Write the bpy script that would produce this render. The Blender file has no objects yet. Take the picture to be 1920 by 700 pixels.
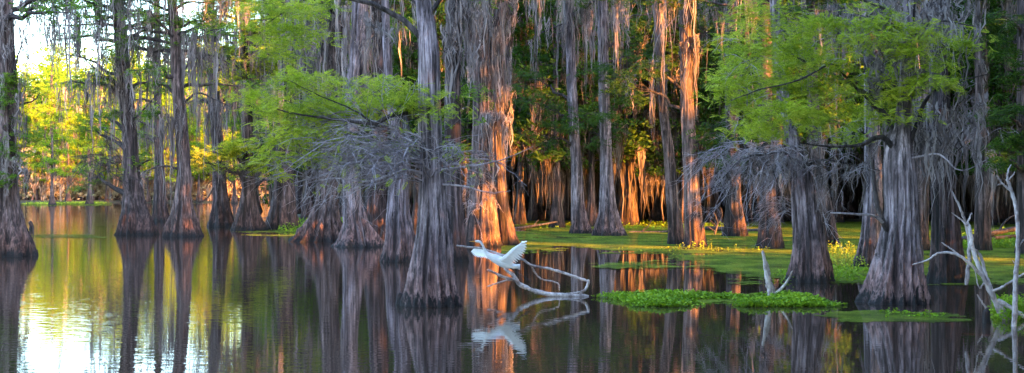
import bpy, math
import numpy as np
from mathutils import Vector
rng = np.random.default_rng(7)
U = rng.uniform
SC = bpy.context.scene
COL = SC.collection
R = math.radians

# ------------------------------------------------------------------ camera, sky, sun, exposure
CAMZ, F = 2.0, 2600.0
cam_d = bpy.data.cameras.new('camera'); cam = bpy.data.objects.new('camera', cam_d); COL.objects.link(cam)
cam.location = (0, 0, CAMZ); cam.rotation_euler = (R(90), 0, 0)
cam_d.sensor_width = 36; cam_d.lens = 36*F/1920; cam_d.clip_start = .1; cam_d.clip_end = 4000
SC.camera = cam
SUN_EL, SUN_AZ = R(14), R(131)          # azimuth clockwise from +Y: behind the camera, to the right
SUN = np.array([math.sin(SUN_AZ)*math.cos(SUN_EL), math.cos(SUN_AZ)*math.cos(SUN_EL), math.sin(SUN_EL)])
world = bpy.data.worlds.new('World'); SC.world = world; world.use_nodes = True
wn = world.node_tree; bg = wn.nodes['Background']
sky = wn.nodes.new('ShaderNodeTexSky'); sky.sky_type = 'NISHITA'; sky.sun_disc = False
sky.sun_elevation = SUN_EL; sky.sun_rotation = SUN_AZ; sky.dust_density = 1.6; sky.ozone_density = 2.2
wn.links.new(sky.outputs[0], bg.inputs[0]); bg.inputs[1].default_value = 0.15
sl = bpy.data.lights.new('sun', 'SUN'); sl.energy = 4.6; sl.angle = R(.45); sl.color = (1, .36, .05)
so = bpy.data.objects.new('sun', sl); COL.objects.link(so)
so.rotation_euler = Vector(SUN).to_track_quat('Z', 'Y').to_euler(); so.location = (60, -60, 40)
SC.view_settings.view_transform = 'Standard'; SC.view_settings.look = 'None'
SC.view_settings.exposure = 3.4; SC.view_settings.gamma = 1; SC.view_settings.use_curve_mapping = False
SC.cycles.max_bounces = 6; SC.cycles.diffuse_bounces = 2; SC.cycles.glossy_bounces = 3
SC.cycles.transmission_bounces = 3; SC.cycles.transparent_max_bounces = 6
SC.cycles.caustics_reflective = False; SC.cycles.caustics_refractive = False
SC.cycles.sample_clamp_indirect = 4

# ------------------------------------------------------------------ materials
def newmat(name):
    m = bpy.data.materials.new(name); m.use_nodes = True
    nt = m.node_tree; return m, nt, nt.nodes['Principled BSDF'], nt.nodes['Material Output']
def N(nt, t, **kw):
    n = nt.nodes.new(t)
    for k, v in kw.items():
        if hasattr(n, k): setattr(n, k, v)
        else: n.inputs[k].default_value = v
    return n
def L(nt, a, b): nt.links.new(a, b)
def ramp(nt, fac, stops):
    r = nt.nodes.new('ShaderNodeValToRGB'); e = r.color_ramp.elements
    while len(e) < len(stops): e.new(.5)
    for i, (p, c) in enumerate(stops): e[i].position = p; e[i].color = (*c, 1)
    L(nt, fac, r.inputs[0]); return r
def mix(nt, fac, a, b, mode='MIX'):
    m = nt.nodes.new('ShaderNodeMix'); m.data_type = 'RGBA'; m.blend_type = mode
    for s, v in ((m.inputs[0], fac), (m.inputs[6], a), (m.inputs[7], b)):
        if hasattr(v, 'links'): L(nt, v, s)
        else: s.default_value = v if not isinstance(v, tuple) else (*v, 1)
    return m.outputs[2]

def mixf(nt, v, k):
    n = N(nt, 'ShaderNodeMath', operation='MULTIPLY'); L(nt, v, n.inputs[0]); n.inputs[1].default_value = k; return n.outputs[0]
def bark(name, light, mid, dark, stain=True, zs=1.0, sc=1.0):
    m, nt, b, out = newmat(name)
    tc = N(nt, 'ShaderNodeTexCoord'); mp = N(nt, 'ShaderNodeMapping'); mp.inputs['Scale'].default_value = (14*sc, 14*sc, .9*sc*zs)
    L(nt, tc.outputs['Object'], mp.inputs[0])
    n1 = N(nt, 'ShaderNodeTexNoise', Scale=1.0, Detail=6.0, Roughness=.68); L(nt, mp.outputs[0], n1.inputs['Vector'])
    mp2 = N(nt, 'ShaderNodeMapping'); mp2.inputs['Scale'].default_value = (34*sc, 34*sc, 2.6*sc)
    L(nt, tc.outputs['Object'], mp2.inputs[0])
    n2 = N(nt, 'ShaderNodeTexNoise', Scale=1.0, Detail=4.0, Roughness=.7); L(nt, mp2.outputs[0], n2.inputs['Vector'])
    n3 = N(nt, 'ShaderNodeTexNoise', Scale=1.3, Detail=4.0); L(nt, tc.outputs['Object'], n3.inputs['Vector'])
    r1 = ramp(nt, n1.outputs[0], [(.36, dark), (.5, mid), (.64, light)])
    r2 = ramp(nt, n2.outputs[0], [(.38, (.3, .28, .27)), (.55, (1, 1, 1)), (.68, (1.0, 1.0, 1.0))])
    c = mix(nt, .8 if stain else .35, r1.outputs[0], r2.outputs[0], 'MULTIPLY')
    mp4 = N(nt, 'ShaderNodeMapping'); mp4.inputs['Scale'].default_value = (5.5*sc, 5.5*sc, .42*sc); L(nt, tc.outputs['Object'], mp4.inputs[0])
    n4 = N(nt, 'ShaderNodeTexNoise', Scale=1.0, Detail=3.0, Roughness=.6, Distortion=.5); L(nt, mp4.outputs[0], n4.inputs['Vector'])
    r4 = ramp(nt, n4.outputs[0], [(.40, (.22, .20, .21)), (.54, (1, 1, 1))]); c = mix(nt, .85 if stain else .25, c, r4.outputs[0], 'MULTIPLY')
    mp5 = N(nt, 'ShaderNodeMapping'); mp5.inputs['Scale'].default_value = (3.0, 3.0, 1.4); mp5.inputs['Location'].default_value = (3, 7, 1); L(nt, tc.outputs['Object'], mp5.inputs[0])
    n5 = N(nt, 'ShaderNodeTexNoise', Scale=1.3, Detail=6.0, Roughness=.7); L(nt, mp5.outputs[0], n5.inputs['Vector'])
    r5 = ramp(nt, n5.outputs[0], [(.54, (0, 0, 0)), (.66, (1, 1, 1))]); c = mix(nt, mixf(nt, r5.outputs[0], .5), c, light)
    r3 = ramp(nt, n3.outputs[0], [(.35, (.5, .47, .48)), (.6, (1, 1, 1))])
    c = mix(nt, 1.0, c, r3.outputs[0], 'MULTIPLY')
    if stain:
        g = N(nt, 'ShaderNodeNewGeometry'); sx = N(nt, 'ShaderNodeSeparateXYZ'); L(nt, g.outputs['Position'], sx.inputs[0])
        a = N(nt, 'ShaderNodeMath', operation='MULTIPLY_ADD'); L(nt, n1.outputs[0], a.inputs[0]); a.inputs[1].default_value = -1.5; a0 = N(nt, 'ShaderNodeMath', operation='ADD'); L(nt, sx.outputs[2], a0.inputs[0]); a0.inputs[1].default_value = .52; L(nt, a0.outputs[0], a.inputs[2])
        sb = ramp(nt, a.outputs[0], [(0.0, (0, 0, 0)), (.5, (1, 1, 1))]); sb.color_ramp.elements[1].position = .85; sb.color_ramp.elements[0].position = .12
        c2 = mix(nt, 1.0, c, (.80, .60, .52), 'MULTIPLY')
        c = mix(nt, sb.outputs[0], c2, c)
        wb = ramp(nt, a.outputs[0], [(0.0, (1, 1, 1)), (.02, (0, 0, 0))]); wb.color_ramp.interpolation = 'LINEAR'
        a2 = N(nt, 'ShaderNodeMath', operation='ADD'); L(nt, a.outputs[0], a2.inputs[0]); a2.inputs[1].default_value = .12
        L(nt, a2.outputs[0], wb.inputs[0]); wb.color_ramp.elements[1].position = .07
        c = mix(nt, wb.outputs[0], c, (.008, .007, .008))
    L(nt, c, b.inputs['Base Color']); b.inputs['Roughness'].default_value = .85
    bp = N(nt, 'ShaderNodeBump', Strength=.9, Distance=.03)
    ad = N(nt, 'ShaderNodeMath', operation='MULTIPLY_ADD'); L(nt, n2.outputs[0], ad.inputs[0]); ad.inputs[1].default_value = .5; L(nt, n1.outputs[0], ad.inputs[2])
    L(nt, ad.outputs[0], bp.inputs['Height']); L(nt, bp.outputs[0], b.inputs['Normal'])
    return m

def leafm(name, cols, trans=.5, nscale=.9, rough=.6, vz=1.):
    """cols: three colours picked per leaf and by a slow noise"""
    m, nt, b, out = newmat(name)
    g = N(nt, 'ShaderNodeNewGeometry'); tc = N(nt, 'ShaderNodeTexCoord')
    n = N(nt, 'ShaderNodeTexNoise', Scale=nscale, Detail=3.0); mpz = N(nt, 'ShaderNodeMapping'); mpz.inputs['Scale'].default_value = (1, 1, vz)
    L(nt, g.outputs['Position'], mpz.inputs[0]); L(nt, mpz.outputs[0], n.inputs['Vector'])
    a = N(nt, 'ShaderNodeMath', operation='MULTIPLY_ADD'); L(nt, g.outputs['Random Per Island'], a.inputs[0]); a.inputs[1].default_value = .45
    s = N(nt, 'ShaderNodeMath', operation='MULTIPLY_ADD'); L(nt, n.outputs[0], s.inputs[0]); s.inputs[1].default_value = 1.1; s.inputs[2].default_value = -.3
    L(nt, s.outputs[0], a.inputs[2])
    r = ramp(nt, a.outputs[0], [(.15, cols[0]), (.5, cols[1]), (.85, cols[2])])
    L(nt, r.outputs[0], b.inputs['Base Color']); b.inputs['Roughness'].default_value = rough
    b.inputs['Specular IOR Level'].default_value = .25
    t = N(nt, 'ShaderNodeBsdfTranslucent'); L(nt, r.outputs[0], t.inputs[0])
    ms = N(nt, 'ShaderNodeMixShader'); ms.inputs[0].default_value = trans
    L(nt, b.outputs[0], ms.inputs[1]); L(nt, t.outputs[0], ms.inputs[2]); L(nt, ms.outputs[0], out.inputs[0])
    return m

def plain(name, col, rough=.6, nscale=0, var=.2):
    m, nt, b, out = newmat(name)
    b.inputs['Roughness'].default_value = rough
    tc = N(nt, 'ShaderNodeTexCoord'); n = N(nt, 'ShaderNodeTexNoise', Scale=nscale or 12.0, Detail=4.0); L(nt, tc.outputs['Object'], n.inputs['Vector'])
    r = ramp(nt, n.outputs[0], [(.3, tuple(c*(1-var) for c in col)), (.7, tuple(min(1, c*(1+var)) for c in col))])
    L(nt, r.outputs[0], b.inputs['Base Color'])
    return m

M = {}
M['bark'] = bark('cypress_bark', (.62, .50, .55), (.27, .21, .23), (.032, .024, .027))
M['bark_pale'] = bark('pale_cypress_bark', (.78, .64, .70), (.40, .32, .35), (.045, .035, .04))
M['bark_brown'] = bark('brown_cypress_bark', (.46, .33, .32), (.17, .115, .105), (.022, .015, .015))
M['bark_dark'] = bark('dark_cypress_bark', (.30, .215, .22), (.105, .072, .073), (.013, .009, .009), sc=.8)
M['limb'] = bark('limb_bark', (.16, .13, .13), (.065, .05, .05), (.02, .015, .015), stain=False)
M['dead'] = bark('dead_twig_bark', (.66, .58, .62), (.46, .39, .42), (.20, .155, .165), stain=False, zs=4)
M['drift'] = bark('driftwood', (.80, .72, .71), (.60, .52, .51), (.30, .23, .22), stain=False, zs=12, sc=.8)
M['lime'] = leafm('lime_cypress_leaves', ((.12, .20, .010), (.40, .50, .025), (.70, .66, .08)), nscale=1.8)
M['green'] = leafm('green_cypress_leaves', ((.05, .12, .008), (.12, .24, .012), (.26, .36, .03)))
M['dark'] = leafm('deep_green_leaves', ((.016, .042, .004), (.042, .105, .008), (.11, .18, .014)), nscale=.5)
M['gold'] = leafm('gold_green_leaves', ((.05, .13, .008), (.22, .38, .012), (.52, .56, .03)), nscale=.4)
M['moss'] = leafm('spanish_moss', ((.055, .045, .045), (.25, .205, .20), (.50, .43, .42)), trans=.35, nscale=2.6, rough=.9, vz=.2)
M['moss_tan'] = leafm('sunlit_tint_moss', ((.22, .15, .10), (.46, .33, .25), (.62, .48, .38)), trans=.4, nscale=.5, rough=.9, vz=.3)  # moss for the far shore, warm sunlight put into its colours
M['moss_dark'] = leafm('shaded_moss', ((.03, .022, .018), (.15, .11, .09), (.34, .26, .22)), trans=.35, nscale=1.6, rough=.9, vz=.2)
M['brush'] = leafm('sunlit_tint_brush', ((.34, .28, .14), (.62, .52, .34), (.74, .68, .48)), trans=.4, nscale=.5)  # peach of the low sun is mixed into these leaf colours
M['herb'] = leafm('water_herb_leaves', ((.10, .19, .010), (.22, .38, .014), (.40, .52, .03)), trans=.3, nscale=2)
M['herb_y'] = leafm('yellow_herb_leaves', ((.18, .28, .02), (.34, .42, .03), (.55, .55, .05)), trans=.3, nscale=2)

# ------------------------------------------------------------------ geometry helpers
class G:
    def __init__(s): s.v = []; s.q = []; s.t = []; s.n = 0
    def add(s, V, q=None, t=None):
        V = np.asarray(V, float).reshape(-1, 3)
        if q is not None and len(q): s.q.append(np.asarray(q).reshape(-1, 4)+s.n)
        if t is not None and len(t): s.t.append(np.asarray(t).reshape(-1, 3)+s.n)
        s.v.append(V); s.n += len(V); return s
    def tubes(s, P, Rr, k=5, cap=True):
        """P (m,n,3), Rr (m,n)"""
        P = np.asarray(P, float)
        if P.ndim == 2: P = P[None]
        Rr = np.broadcast_to(np.asarray(Rr, float), P.shape[:2])
        m, n, _ = P.shape
        T = np.gradient(P, axis=1); T /= np.linalg.norm(T, axis=2, keepdims=True)+1e-9
        D = P[:, -1]-P[:, 0]; D /= np.linalg.norm(D, axis=1, keepdims=True)+1e-9
        up = np.where((np.abs(D[:, 2:3]) > .8), np.array([[0, 1., 0]]), np.array([[0, 0, 1.]]))[:, None, :]
        A = np.cross(T, np.broadcast_to(up, T.shape)); A /= np.linalg.norm(A, axis=2, keepdims=True)+1e-9
        B = np.cross(T, A)
        th = np.arange(k)*2*math.pi/k
        V = P[:, :, None]+Rr[:, :, None, None]*(A[:, :, None]*np.cos(th)[None, None, :, None]+B[:, :, None]*np.sin(th)[None, None, :, None])
        i = np.arange(m)[:, None, None]*n*k; j = np.arange(n-1)[None, :, None]*k; c = np.arange(k)[None, None, :]; c2 = (c+1) % k
        q = np.stack([i+j+c, i+j+c2, i+j+k+c2, i+j+k+c], -1)
        return s.add(V, q)
    def ribbons(s, P, Wd, side):
        """P (m,n,3), Wd (m,n) half widths, side (m,3)"""
        m, n, _ = P.shape
        Wd = np.broadcast_to(Wd, (m, n))
        V = np.stack([P-side[:, None]*Wd[..., None], P+side[:, None]*Wd[..., None]], 2)
        i = np.arange(m)[:, None]*n*2; j = np.arange(n-1)[None, :]*2
        q = np.stack([i+j, i+j+1, i+j+3, i+j+2], -1)
        return s.add(V, q)
    def stamps(s, TV, TQ, C, X, Y, Z, S):
        """place template TV (quads TQ) at C with axes X,Y,Z and scale S"""
        m = len(C)
        if m == 0: return s
        V = C[:, None]+np.asarray(S)[:, None, None]*(TV[None, :, 0:1]*X[:, None]+TV[None, :, 1:2]*Y[:, None]+TV[None, :, 2:3]*Z[:, None])
        q = TQ[None]+(np.arange(m)*len(TV))[:, None, None]
        return s.add(V, q)
    def build(s, name, mat, parent=None, smooth=True):
        me = bpy.data.meshes.new(name)
        V = np.concatenate(s.v) if s.v else np.zeros((0, 3))
        Q = np.concatenate(s.q) if s.q else np.zeros((0, 4), int)
        T = np.concatenate(s.t) if s.t else np.zeros((0, 3), int)
        me.vertices.add(len(V)); me.vertices.foreach_set('co', V.astype(np.float32).ravel())
        idx = np.concatenate([Q.ravel(), T.ravel()]).astype(np.int32)
        me.loops.add(len(idx)); me.loops.foreach_set('vertex_index', idx)
        st = np.concatenate([np.arange(len(Q))*4, len(Q)*4+np.arange(len(T))*3]).astype(np.int32)
        me.polygons.add(len(st)); me.polygons.foreach_set('loop_start', st)
        me.polygons.foreach_set('use_smooth', np.full(len(st), smooth))
        me.update(calc_edges=True); me.materials.append(mat)
        o = bpy.data.objects.new(name, me); COL.objects.link(o)
        if parent: o.parent = parent
        return o

def unit(v): return v/(np.linalg.norm(v, axis=-1, keepdims=True)+1e-9)
def depth(yb): return F*CAMZ/(yb-350)
def W(px, y, Y): return np.array([(px-960)/F*Y, Y, CAMZ-(y-350)/F*Y])
def tag(o, label=None, cat=None, group=None, kind=None):
    for k, v in (('label', label), ('category', cat), ('group', group), ('kind', kind)):
        if v: o[k] = v
    return o
def empty(name, loc, label, cat, group=None):
    o = bpy.data.objects.new(name, None); COL.objects.link(o); o.location = loc; o.empty_display_size = .3
    return tag(o, label, cat, group)

def spline(pts, n):
    """Catmull-Rom through rows (any width)"""
    p = np.asarray(pts, float); p = np.vstack([2*p[0]-p[1], p, 2*p[-1]-p[-2]])
    seg = len(p)-3; t = np.linspace(0, seg-1e-6, n); i = t.astype(int); f = (t-i)[:, None]
    a, b, c, d = p[i], p[i+1], p[i+2], p[i+3]
    return .5*((2*b)+(-a+c)*f+(2*a-5*b+4*c-d)*f**2+(-a+3*b-3*c+d)*f**3)

_vn = np.random.default_rng(3).random((256, 256))
def vnoise(x, y, o=4):
    s = 0; a = 1; tot = 0
    for k in range(o):
        xi = np.floor(x).astype(int); yi = np.floor(y).astype(int); fx = x-xi; fy = y-yi
        fx = fx*fx*(3-2*fx); fy = fy*fy*(3-2*fy)
        g = lambda i, j: _vn[(xi+i) % 256, (yi+j) % 256]
        s = s+a*((g(0, 0)*(1-fx)+g(1, 0)*fx)*(1-fy)+(g(0, 1)*(1-fx)+g(1, 1)*fx)*fy); tot += a
        x = x*2.03+17.3; y = y*2.03+5.1; a *= .5
    return s/tot

# foliage templates -------------------------------------------------
def frond_t(pairs, ll=.32, w=.05, droop=.25):
    V = []; Q = []
    for i in range(pairs):
        t = (i+.5)/pairs; l = ll*math.sin(math.pi*(.15+.8*t))**.7
        for s in (-1, 1):
            o = np.array([t, 0, -droop*t*t]); d = np.array([.55, s*.83, -.12]); d /= np.linalg.norm(d)
            n = np.array([.8, -s*.55, .25])*w
            b = len(V); V += [o, o+d*l*.5+n, o+d*l, o+d*l*.5-n]; Q.append([b, b+1, b+2, b+3])
    b = len(V); V += [np.array([0, -.008, 0]), np.array([0, .008, 0]), np.array([1, .004, -droop]), np.array([1, -.004, -droop])]; Q.append([b, b+1, b+2, b+3])
    return np.array(V), np.array(Q)
def clump_t(k, seed):
    r = np.random.default_rng(seed); V = []; Q = []
    for i in range(k):
        o = r.normal(0, .33, 3)*np.array([1, 1, .6]); d = r.normal(0, 1, 3); d[2] *= .4; d /= np.linalg.norm(d); n = np.cross(d, r.normal(0, 1, 3)); n /= np.linalg.norm(n)
        b = len(V); V += [o-d*.25, o+n*.09, o+d*.3, o-n*.09]; Q.append([b, b+1, b+2, b+3])
    return np.array(V), np.array(Q)
FR9 = frond_t(8, .32, .040); FR5 = frond_t(4, .36, .085); CL = [clump_t(7, i) for i in range(3)]

def fronds(g, C, S, kind=9, flat=.35, out=None):
    m = len(C)
    if m == 0: return
    a = U(0, 2*math.pi, m); X = np.stack([np.cos(a), np.sin(a), rng.normal(-.05, flat*1.3, m)], 1)
    if out is not None: X[:, :2] += out[:, :2]*1.0
    X = unit(X); Z = unit(np.stack([rng.normal(0, flat*1.6, m), rng.normal(-.45, flat*1.6, m), np.ones(m)], 1)); Yv = unit(np.cross(Z, X)); Z = np.cross(X, Yv)
    S = S*U(.6, 1.3, m)
    if kind == 9: g.stamps(*FR9, C, X, Yv, Z, S)
    elif kind == 5: g.stamps(*FR5, C, X, Yv, Z, S)
    else:
        w = rng.integers(0, 3, m)
        for i in range(3): g.stamps(*CL[i], C[w == i], X[w == i], Yv[w == i], Z[w == i], S[w == i])

# sun shafts: gaps in the leaves between the sun and these spots (points, radius)
SHAFT = []
SH = unit(SUN[:2]); STAN = math.tan(SUN_EL)
def shaft(px, y0, y1, Y, r):
    a = W(px, y1, Y); SHAFT.append((a, W(px, y0, Y)[2]-a[2], r))
def open_mask(Pw, near=1.2, add=0., trunk=False):
    keep = np.ones(len(Pw), bool)
    for c, h, r in SHAFT:
        d = Pw-c; t = d[:, :2]@SH; e = np.abs(d[:, 0]*SH[1]-d[:, 1]*SH[0]); dz = d[:, 2]-t*STAN
        keep &= ~((t > near) & (e < r+add) & (trunk | ((dz > -r*.5-add) & (dz < h+r*.5+add))))
    return keep

def moss(g, A, length, w=.012, per=12, spread=.12, n=6, wav=.03):
    """strands hanging from anchors A (m,3); length scalar or (m,)"""
    m = len(A)
    if m == 0: return
    length = np.broadcast_to(length, (m,))*np.minimum(rng.lognormal(-.15, .55, m), 1.7)
    sp = spread*rng.lognormal(-.1, .4, m)
    off = rng.normal(0, 1, (m, per, 3))*np.array([1, 1, .3]); q = np.linalg.norm(off[:, :, :2], axis=2)
    Ls = (length[:, None]*np.clip(1.15-.45*q, .12, 1.2)*U(.55, 1.1, (m, per))).ravel()
    o3 = (off*sp[:, None, None]).reshape(-1, 3); A = np.repeat(A, per, 0); t = np.linspace(0, 1, n)
    P = A[:, None]+o3[:, None]*(1-.55*t[None, :, None])
    P[:, :, 2] -= Ls[:, None]*t
    ph = U(0, 6.28, (m*per, 2)); fr = U(2, 6, (m*per, 1))
    for k in (0, 1): P[:, :, k] += wav*np.sin(ph[:, k:k+1]+fr*t*2)*(1+t)+rng.normal(0, wav*.5, (m*per, n))
    a = U(0, math.pi, m*per); side = np.stack([np.cos(a), np.sin(a)*.6, np.zeros(m*per)], 1)
    Wd = w*U(.5, 1.5, (m*per, 1))*np.interp(t, [0, .3, .7, 1], [.6, 1.1, .8, .12])[None]*U(.4, 1.5, (m*per, n))
    g.ribbons(P, Wd, side)

def limbpath(a, b, n=8, sag=.0, jit=.05):
    a = np.asarray(a, float); b = np.asarray(b, float); t = np.linspace(0, 1, n)[:, None]; Ld = np.linalg.norm(b-a)
    P = a+(b-a)*t; P[:, 2] += (sag*Ld*np.sin(t*math.pi))[:, 0]
    J = rng.normal(0, jit*Ld, (n, 3)); J[0] = 0; J[-1] = 0
    return P+J

def trunk_mesh(path, ring=48, rows=70, flute=.2, nrib=9, seed=0, bury=.5, rough=.035):
    """path rows: x,y,z,radius (z ascending). fluted buttress fades with the radius ratio"""
    r = np.random.default_rng(seed)
    p = spline(path, rows); p[:, 3] = np.interp(p[:, 2], [a[2] for a in path], [a[3] for a in path])
    neck = np.median([a[3] for a in path[2:]]) if len(path) > 3 else path[-1][3]
    th = np.linspace(0, 2*math.pi, ring, endpoint=False)[None, :]
    z = p[:, 2:3]; rad = p[:, 3:4]
    k = np.clip((rad/neck-1)/1.3, 0, 1)
    phs = r.uniform(0, 6.28, 8)
    warp = th+.25*np.sin(th*2+phs[0])+.12*np.sin(th*3+phs[1]+z*.6)+.06*np.sin(z*1.7+phs[5])
    rib = 1-2*np.abs(np.sin(nrib*.5*warp+phs[2]))**1.3
    rib2 = 1-2*np.abs(np.sin((nrib*1.5+.5*round(r.uniform(0, 1)))//1*warp*1.0+phs[3]+.4*np.sin(z)))**.8
    d = 1+flute*(k*.9+.12)*rib*.6+flute*(k*.5+.12)*rib2*.35
    d += rough*np.sin(17*th+phs[4]+1.2*np.sin(z*2.1))+rough*.8*np.sin(29*th+phs[6]+2*np.sin(z*1.3+phs[7]))
    d += r.normal(0, rough*.35, d.shape)
    d *= 1+.05*np.sin(z*2.3+phs[5])*np.cos(th+phs[0])
    X = p[:, 0:1]+rad*d*np.cos(th); Yc = p[:, 1:2]+rad*d*np.sin(th); Z = np.broadcast_to(z, X.shape)
    V = np.stack([X, Yc, Z], -1)
    base = V[0].copy(); base[:, 2] = -bury; base[:, :2] = p[0, :2]+(base[:, :2]-p[0, :2])*1.06
    V = np.concatenate([base[None], V]); n = len(V)
    i = np.arange(n-1)[:, None]*ring; c = np.arange(ring)[None]; c2 = (c+1) % ring
    return V.reshape(-1, 3), np.stack([i+c, i+c2, i+ring+c2, i+ring+c], -1).reshape(-1, 4)

class Tree:
    """one cypress given by what the picture shows of it: rows (px, y, width px) from the waterline up"""
    def __init__(s, yb, rows, label, top=13., bark='bark', foliage='green', ring=48, nrows=60, flute=.22, nrib=9, lod=5, mossmat='moss', group=None, name='cypress_tree', cat='tree'):
        s.Y = depth(yb); s.base = W(rows[0][0], yb, s.Y); s.base[2] = 0
        s.m = s.Y/F; s.rows = rows; s.lod = lod
        path = [list(s.P(a, b))+[w*s.m/2] for a, b, w in rows]
        path[0][2] = 0
        l, q = path[-1], path[-2]
        if l[2] < top:
            dz = l[2]-q[2]; sx = np.clip((l[0]-q[0])/max(dz, .1), -.12, .12); h = top-l[2]
            path.append([l[0]+sx*h*.5, l[1], l[2]+h*.5, l[3]*.7]); path.append([l[0]+sx*h*.8, l[1], top, .03])
        s.path = np.array(path)
        s.root = empty(name, s.base, label, cat, group or 'cypress trees standing in the swamp')
        s.fm, s.mm = M[foliage], M[mossmat]
        g = G(); V, Q = trunk_mesh(path, ring, nrows, flute, nrib, seed=int(rows[0][0])); g.add(V, Q)
        g.build('trunk', M[bark], s.root)
        s.br = G(); s.fol = G(); s.ms = G(); s.dead = G()
    def P(s, px, y, dy=0.): return W(px, y, s.Y+dy)-s.base
    def at(s, z):
        return np.array([np.interp(z, s.path[:, 2], s.path[:, i]) for i in (0, 1, 2, 3)])
    def filt(s, A, near=1.2): return A[open_mask(A+s.base, near)]
    def limb(s, pts, r0=4, r1=1, mosslen=0, md=0, dy=0., g=None, w=.012, per=10, spread=.1):
        """pts: list of (px,y[,dy]); radii in px; mosslen in px, md clumps per metre"""
        a = np.array([s.P(p[0], p[1], (p[2] if len(p) > 2 else dy)) for p in pts])
        n = max(8, 4*len(pts)); c = spline(a, n)
        c[1:-1] += rng.normal(0, .012, (n-2, 3))*min(1, 20*s.m*2)
        (g or s.br).tubes(c, np.linspace(r0, r1, n)*s.m/2, 6)
        if md:
            Ld = np.linalg.norm(np.diff(c, axis=0), axis=1).sum(); k = int(Ld*md)+1
            t = U(.08, 1, k)*(n-1); i = np.minimum(t.astype(int), n-2); f = (t-i)[:, None]
            A = c[i]*(1-f)+c[i+1]*f
            moss(s.ms, s.filt(A), mosslen*s.m, w, per, spread)
        return c
    def pad(s, px, y, rx, ry, n, dy=0., size=None, kind=None, fromz=None, dens=None, g=None, twig=True, rd=None, flat=.3, mosslen=0, mk=0):
        """a cloud of sprays round a point, on a limb from the trunk"""
        c = s.P(px, y, dy); rx_, rz_ = rx*s.m, ry*s.m; rd = rd or max(rx_*.8, .4)
        kind = kind or s.lod; size = size or {9: .17, 5: .26, 1: .42}[kind]; n = int(n*(1.1 if kind == 9 else .9))
        nc = max(3, n//30)
        d = unit(rng.normal(0, 1, (nc, 3)))*(U(.1, 1, (nc, 1))**.45)
        sub = c+d*np.array([rx_, rd, rz_])
        idx = rng.integers(0, nc, n)
        C = sub[idx]+rng.normal(0, 1, (n, 3))*np.array([.17, .17, .045])*(1.1 if kind == 9 else 1.5)
        C[:, 2] -= np.linalg.norm((C-sub[idx])[:, :2], axis=1)*.25
        if twig:
            z0 = fromz if fromz is not None else max(.8, c[2]-.35*abs(c[0])-.2)
            z0 = min(z0, s.path[-1, 2]*.95); st = s.at(z0)
            P = limbpath(st[:3], c, 9, .06, .025); s.br.tubes(P, np.linspace(max(.02, st[3]*.35), .012, 9), 6)
            k = min(nc, 26)
            if k:
                a = P[rng.integers(4, 9, k)]; e = sub[:k]; t = np.linspace(0, 1, 5)[None, :, None]
                Q = a[:, None]+(e-a)[:, None]*t; Q[:, 1:-1] += rng.normal(0, .04, (k, 3, 3))
                s.br.tubes(Q, np.linspace(.012, .004, 5)[None]*max(1, s.m*60), 4)
        o = unit(C-c)
        C2 = s.filt(C) if len(SHAFT) else C
        fronds(g or s.fol, C2, size, kind, flat)
        if mk:
            A = sub[rng.integers(0, nc, mk)]; moss(s.ms, s.filt(A), mosslen*s.m, .014, 10, .12)
    def auto(s, n, z0, z1, ln, leaves=120, mossk=4, mosslen=1.2, size=None, sub=4, per=9, w=.014, up=.15):
        """limbs all round the trunk, with sprays and moss"""
        kind = s.lod; size = size or {9: .24, 5: .3, 1: .42}[kind]
        for i in range(n):
            z = U(z0, z1); st = s.at(z); a = U(0, 6.283); l = ln*U(.6, 1.2)*(1-.35*(z-z0)/max(.1, z1-z0+.1))
            e = st[:3]+np.array([math.cos(a)*l, math.sin(a)*l, U(-.1, up*2)*l])
            P = limbpath(st[:3], e, 8, .08, .03); s.br.tubes(P, np.linspace(max(.02, st[3]*.4), .01, 8), 6)
            ends = []
            for j in range(sub):
                b = P[rng.integers(2, 8)]; d = np.array([math.cos(a), math.sin(a), 0])+rng.normal(0, .7, 3)*np.array([1, 1, .35]); d = unit(d)
                Q = limbpath(b, b+d*l*U(.25, .5), 5, .04, .04); s.br.tubes(Q, np.linspace(.014, .005, 5), 4); ends.append(Q)
            E = np.concatenate([P[3:]]+ends)
            if leaves:
                C = E[rng.integers(0, len(E), leaves)]+rng.normal(0, 1, (leaves, 3))*np.array([.28, .28, .09])
                fronds(s.fol, s.filt(C), size, kind, .3)
            if mossk:
                A = E[rng.integers(0, len(E), mossk)]; moss(s.ms, s.filt(A), mosslen, w, per, .09)
    def drape(s, px, y0, y1, lens, k, rx=8, dy=-.1, w=.018, per=10, spread=.1):
        """moss hung down along the trunk or a line at px"""
        k = int(k*.6)+1; A = np.array([s.P(px+rng.normal(0, rx), U(y0, y1), dy+rng.normal(0, .15)) for _ in range(k)])
        moss(s.ms, s.filt(A), lens*s.m, w, per, spread)
    def finish(s, fm=None):
        if s.br.n: s.br.build('branches', M['limb'], s.root)
        if s.dead.n: s.dead.build('dead_twigs', M['dead'], s.root)
        if s.fol.n: s.fol.build('crown', s.fm, s.root, smooth=False)
        if s.ms.n: s.ms.build('hanging_moss', s.mm, s.root, smooth=False)
        return s.root

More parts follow.
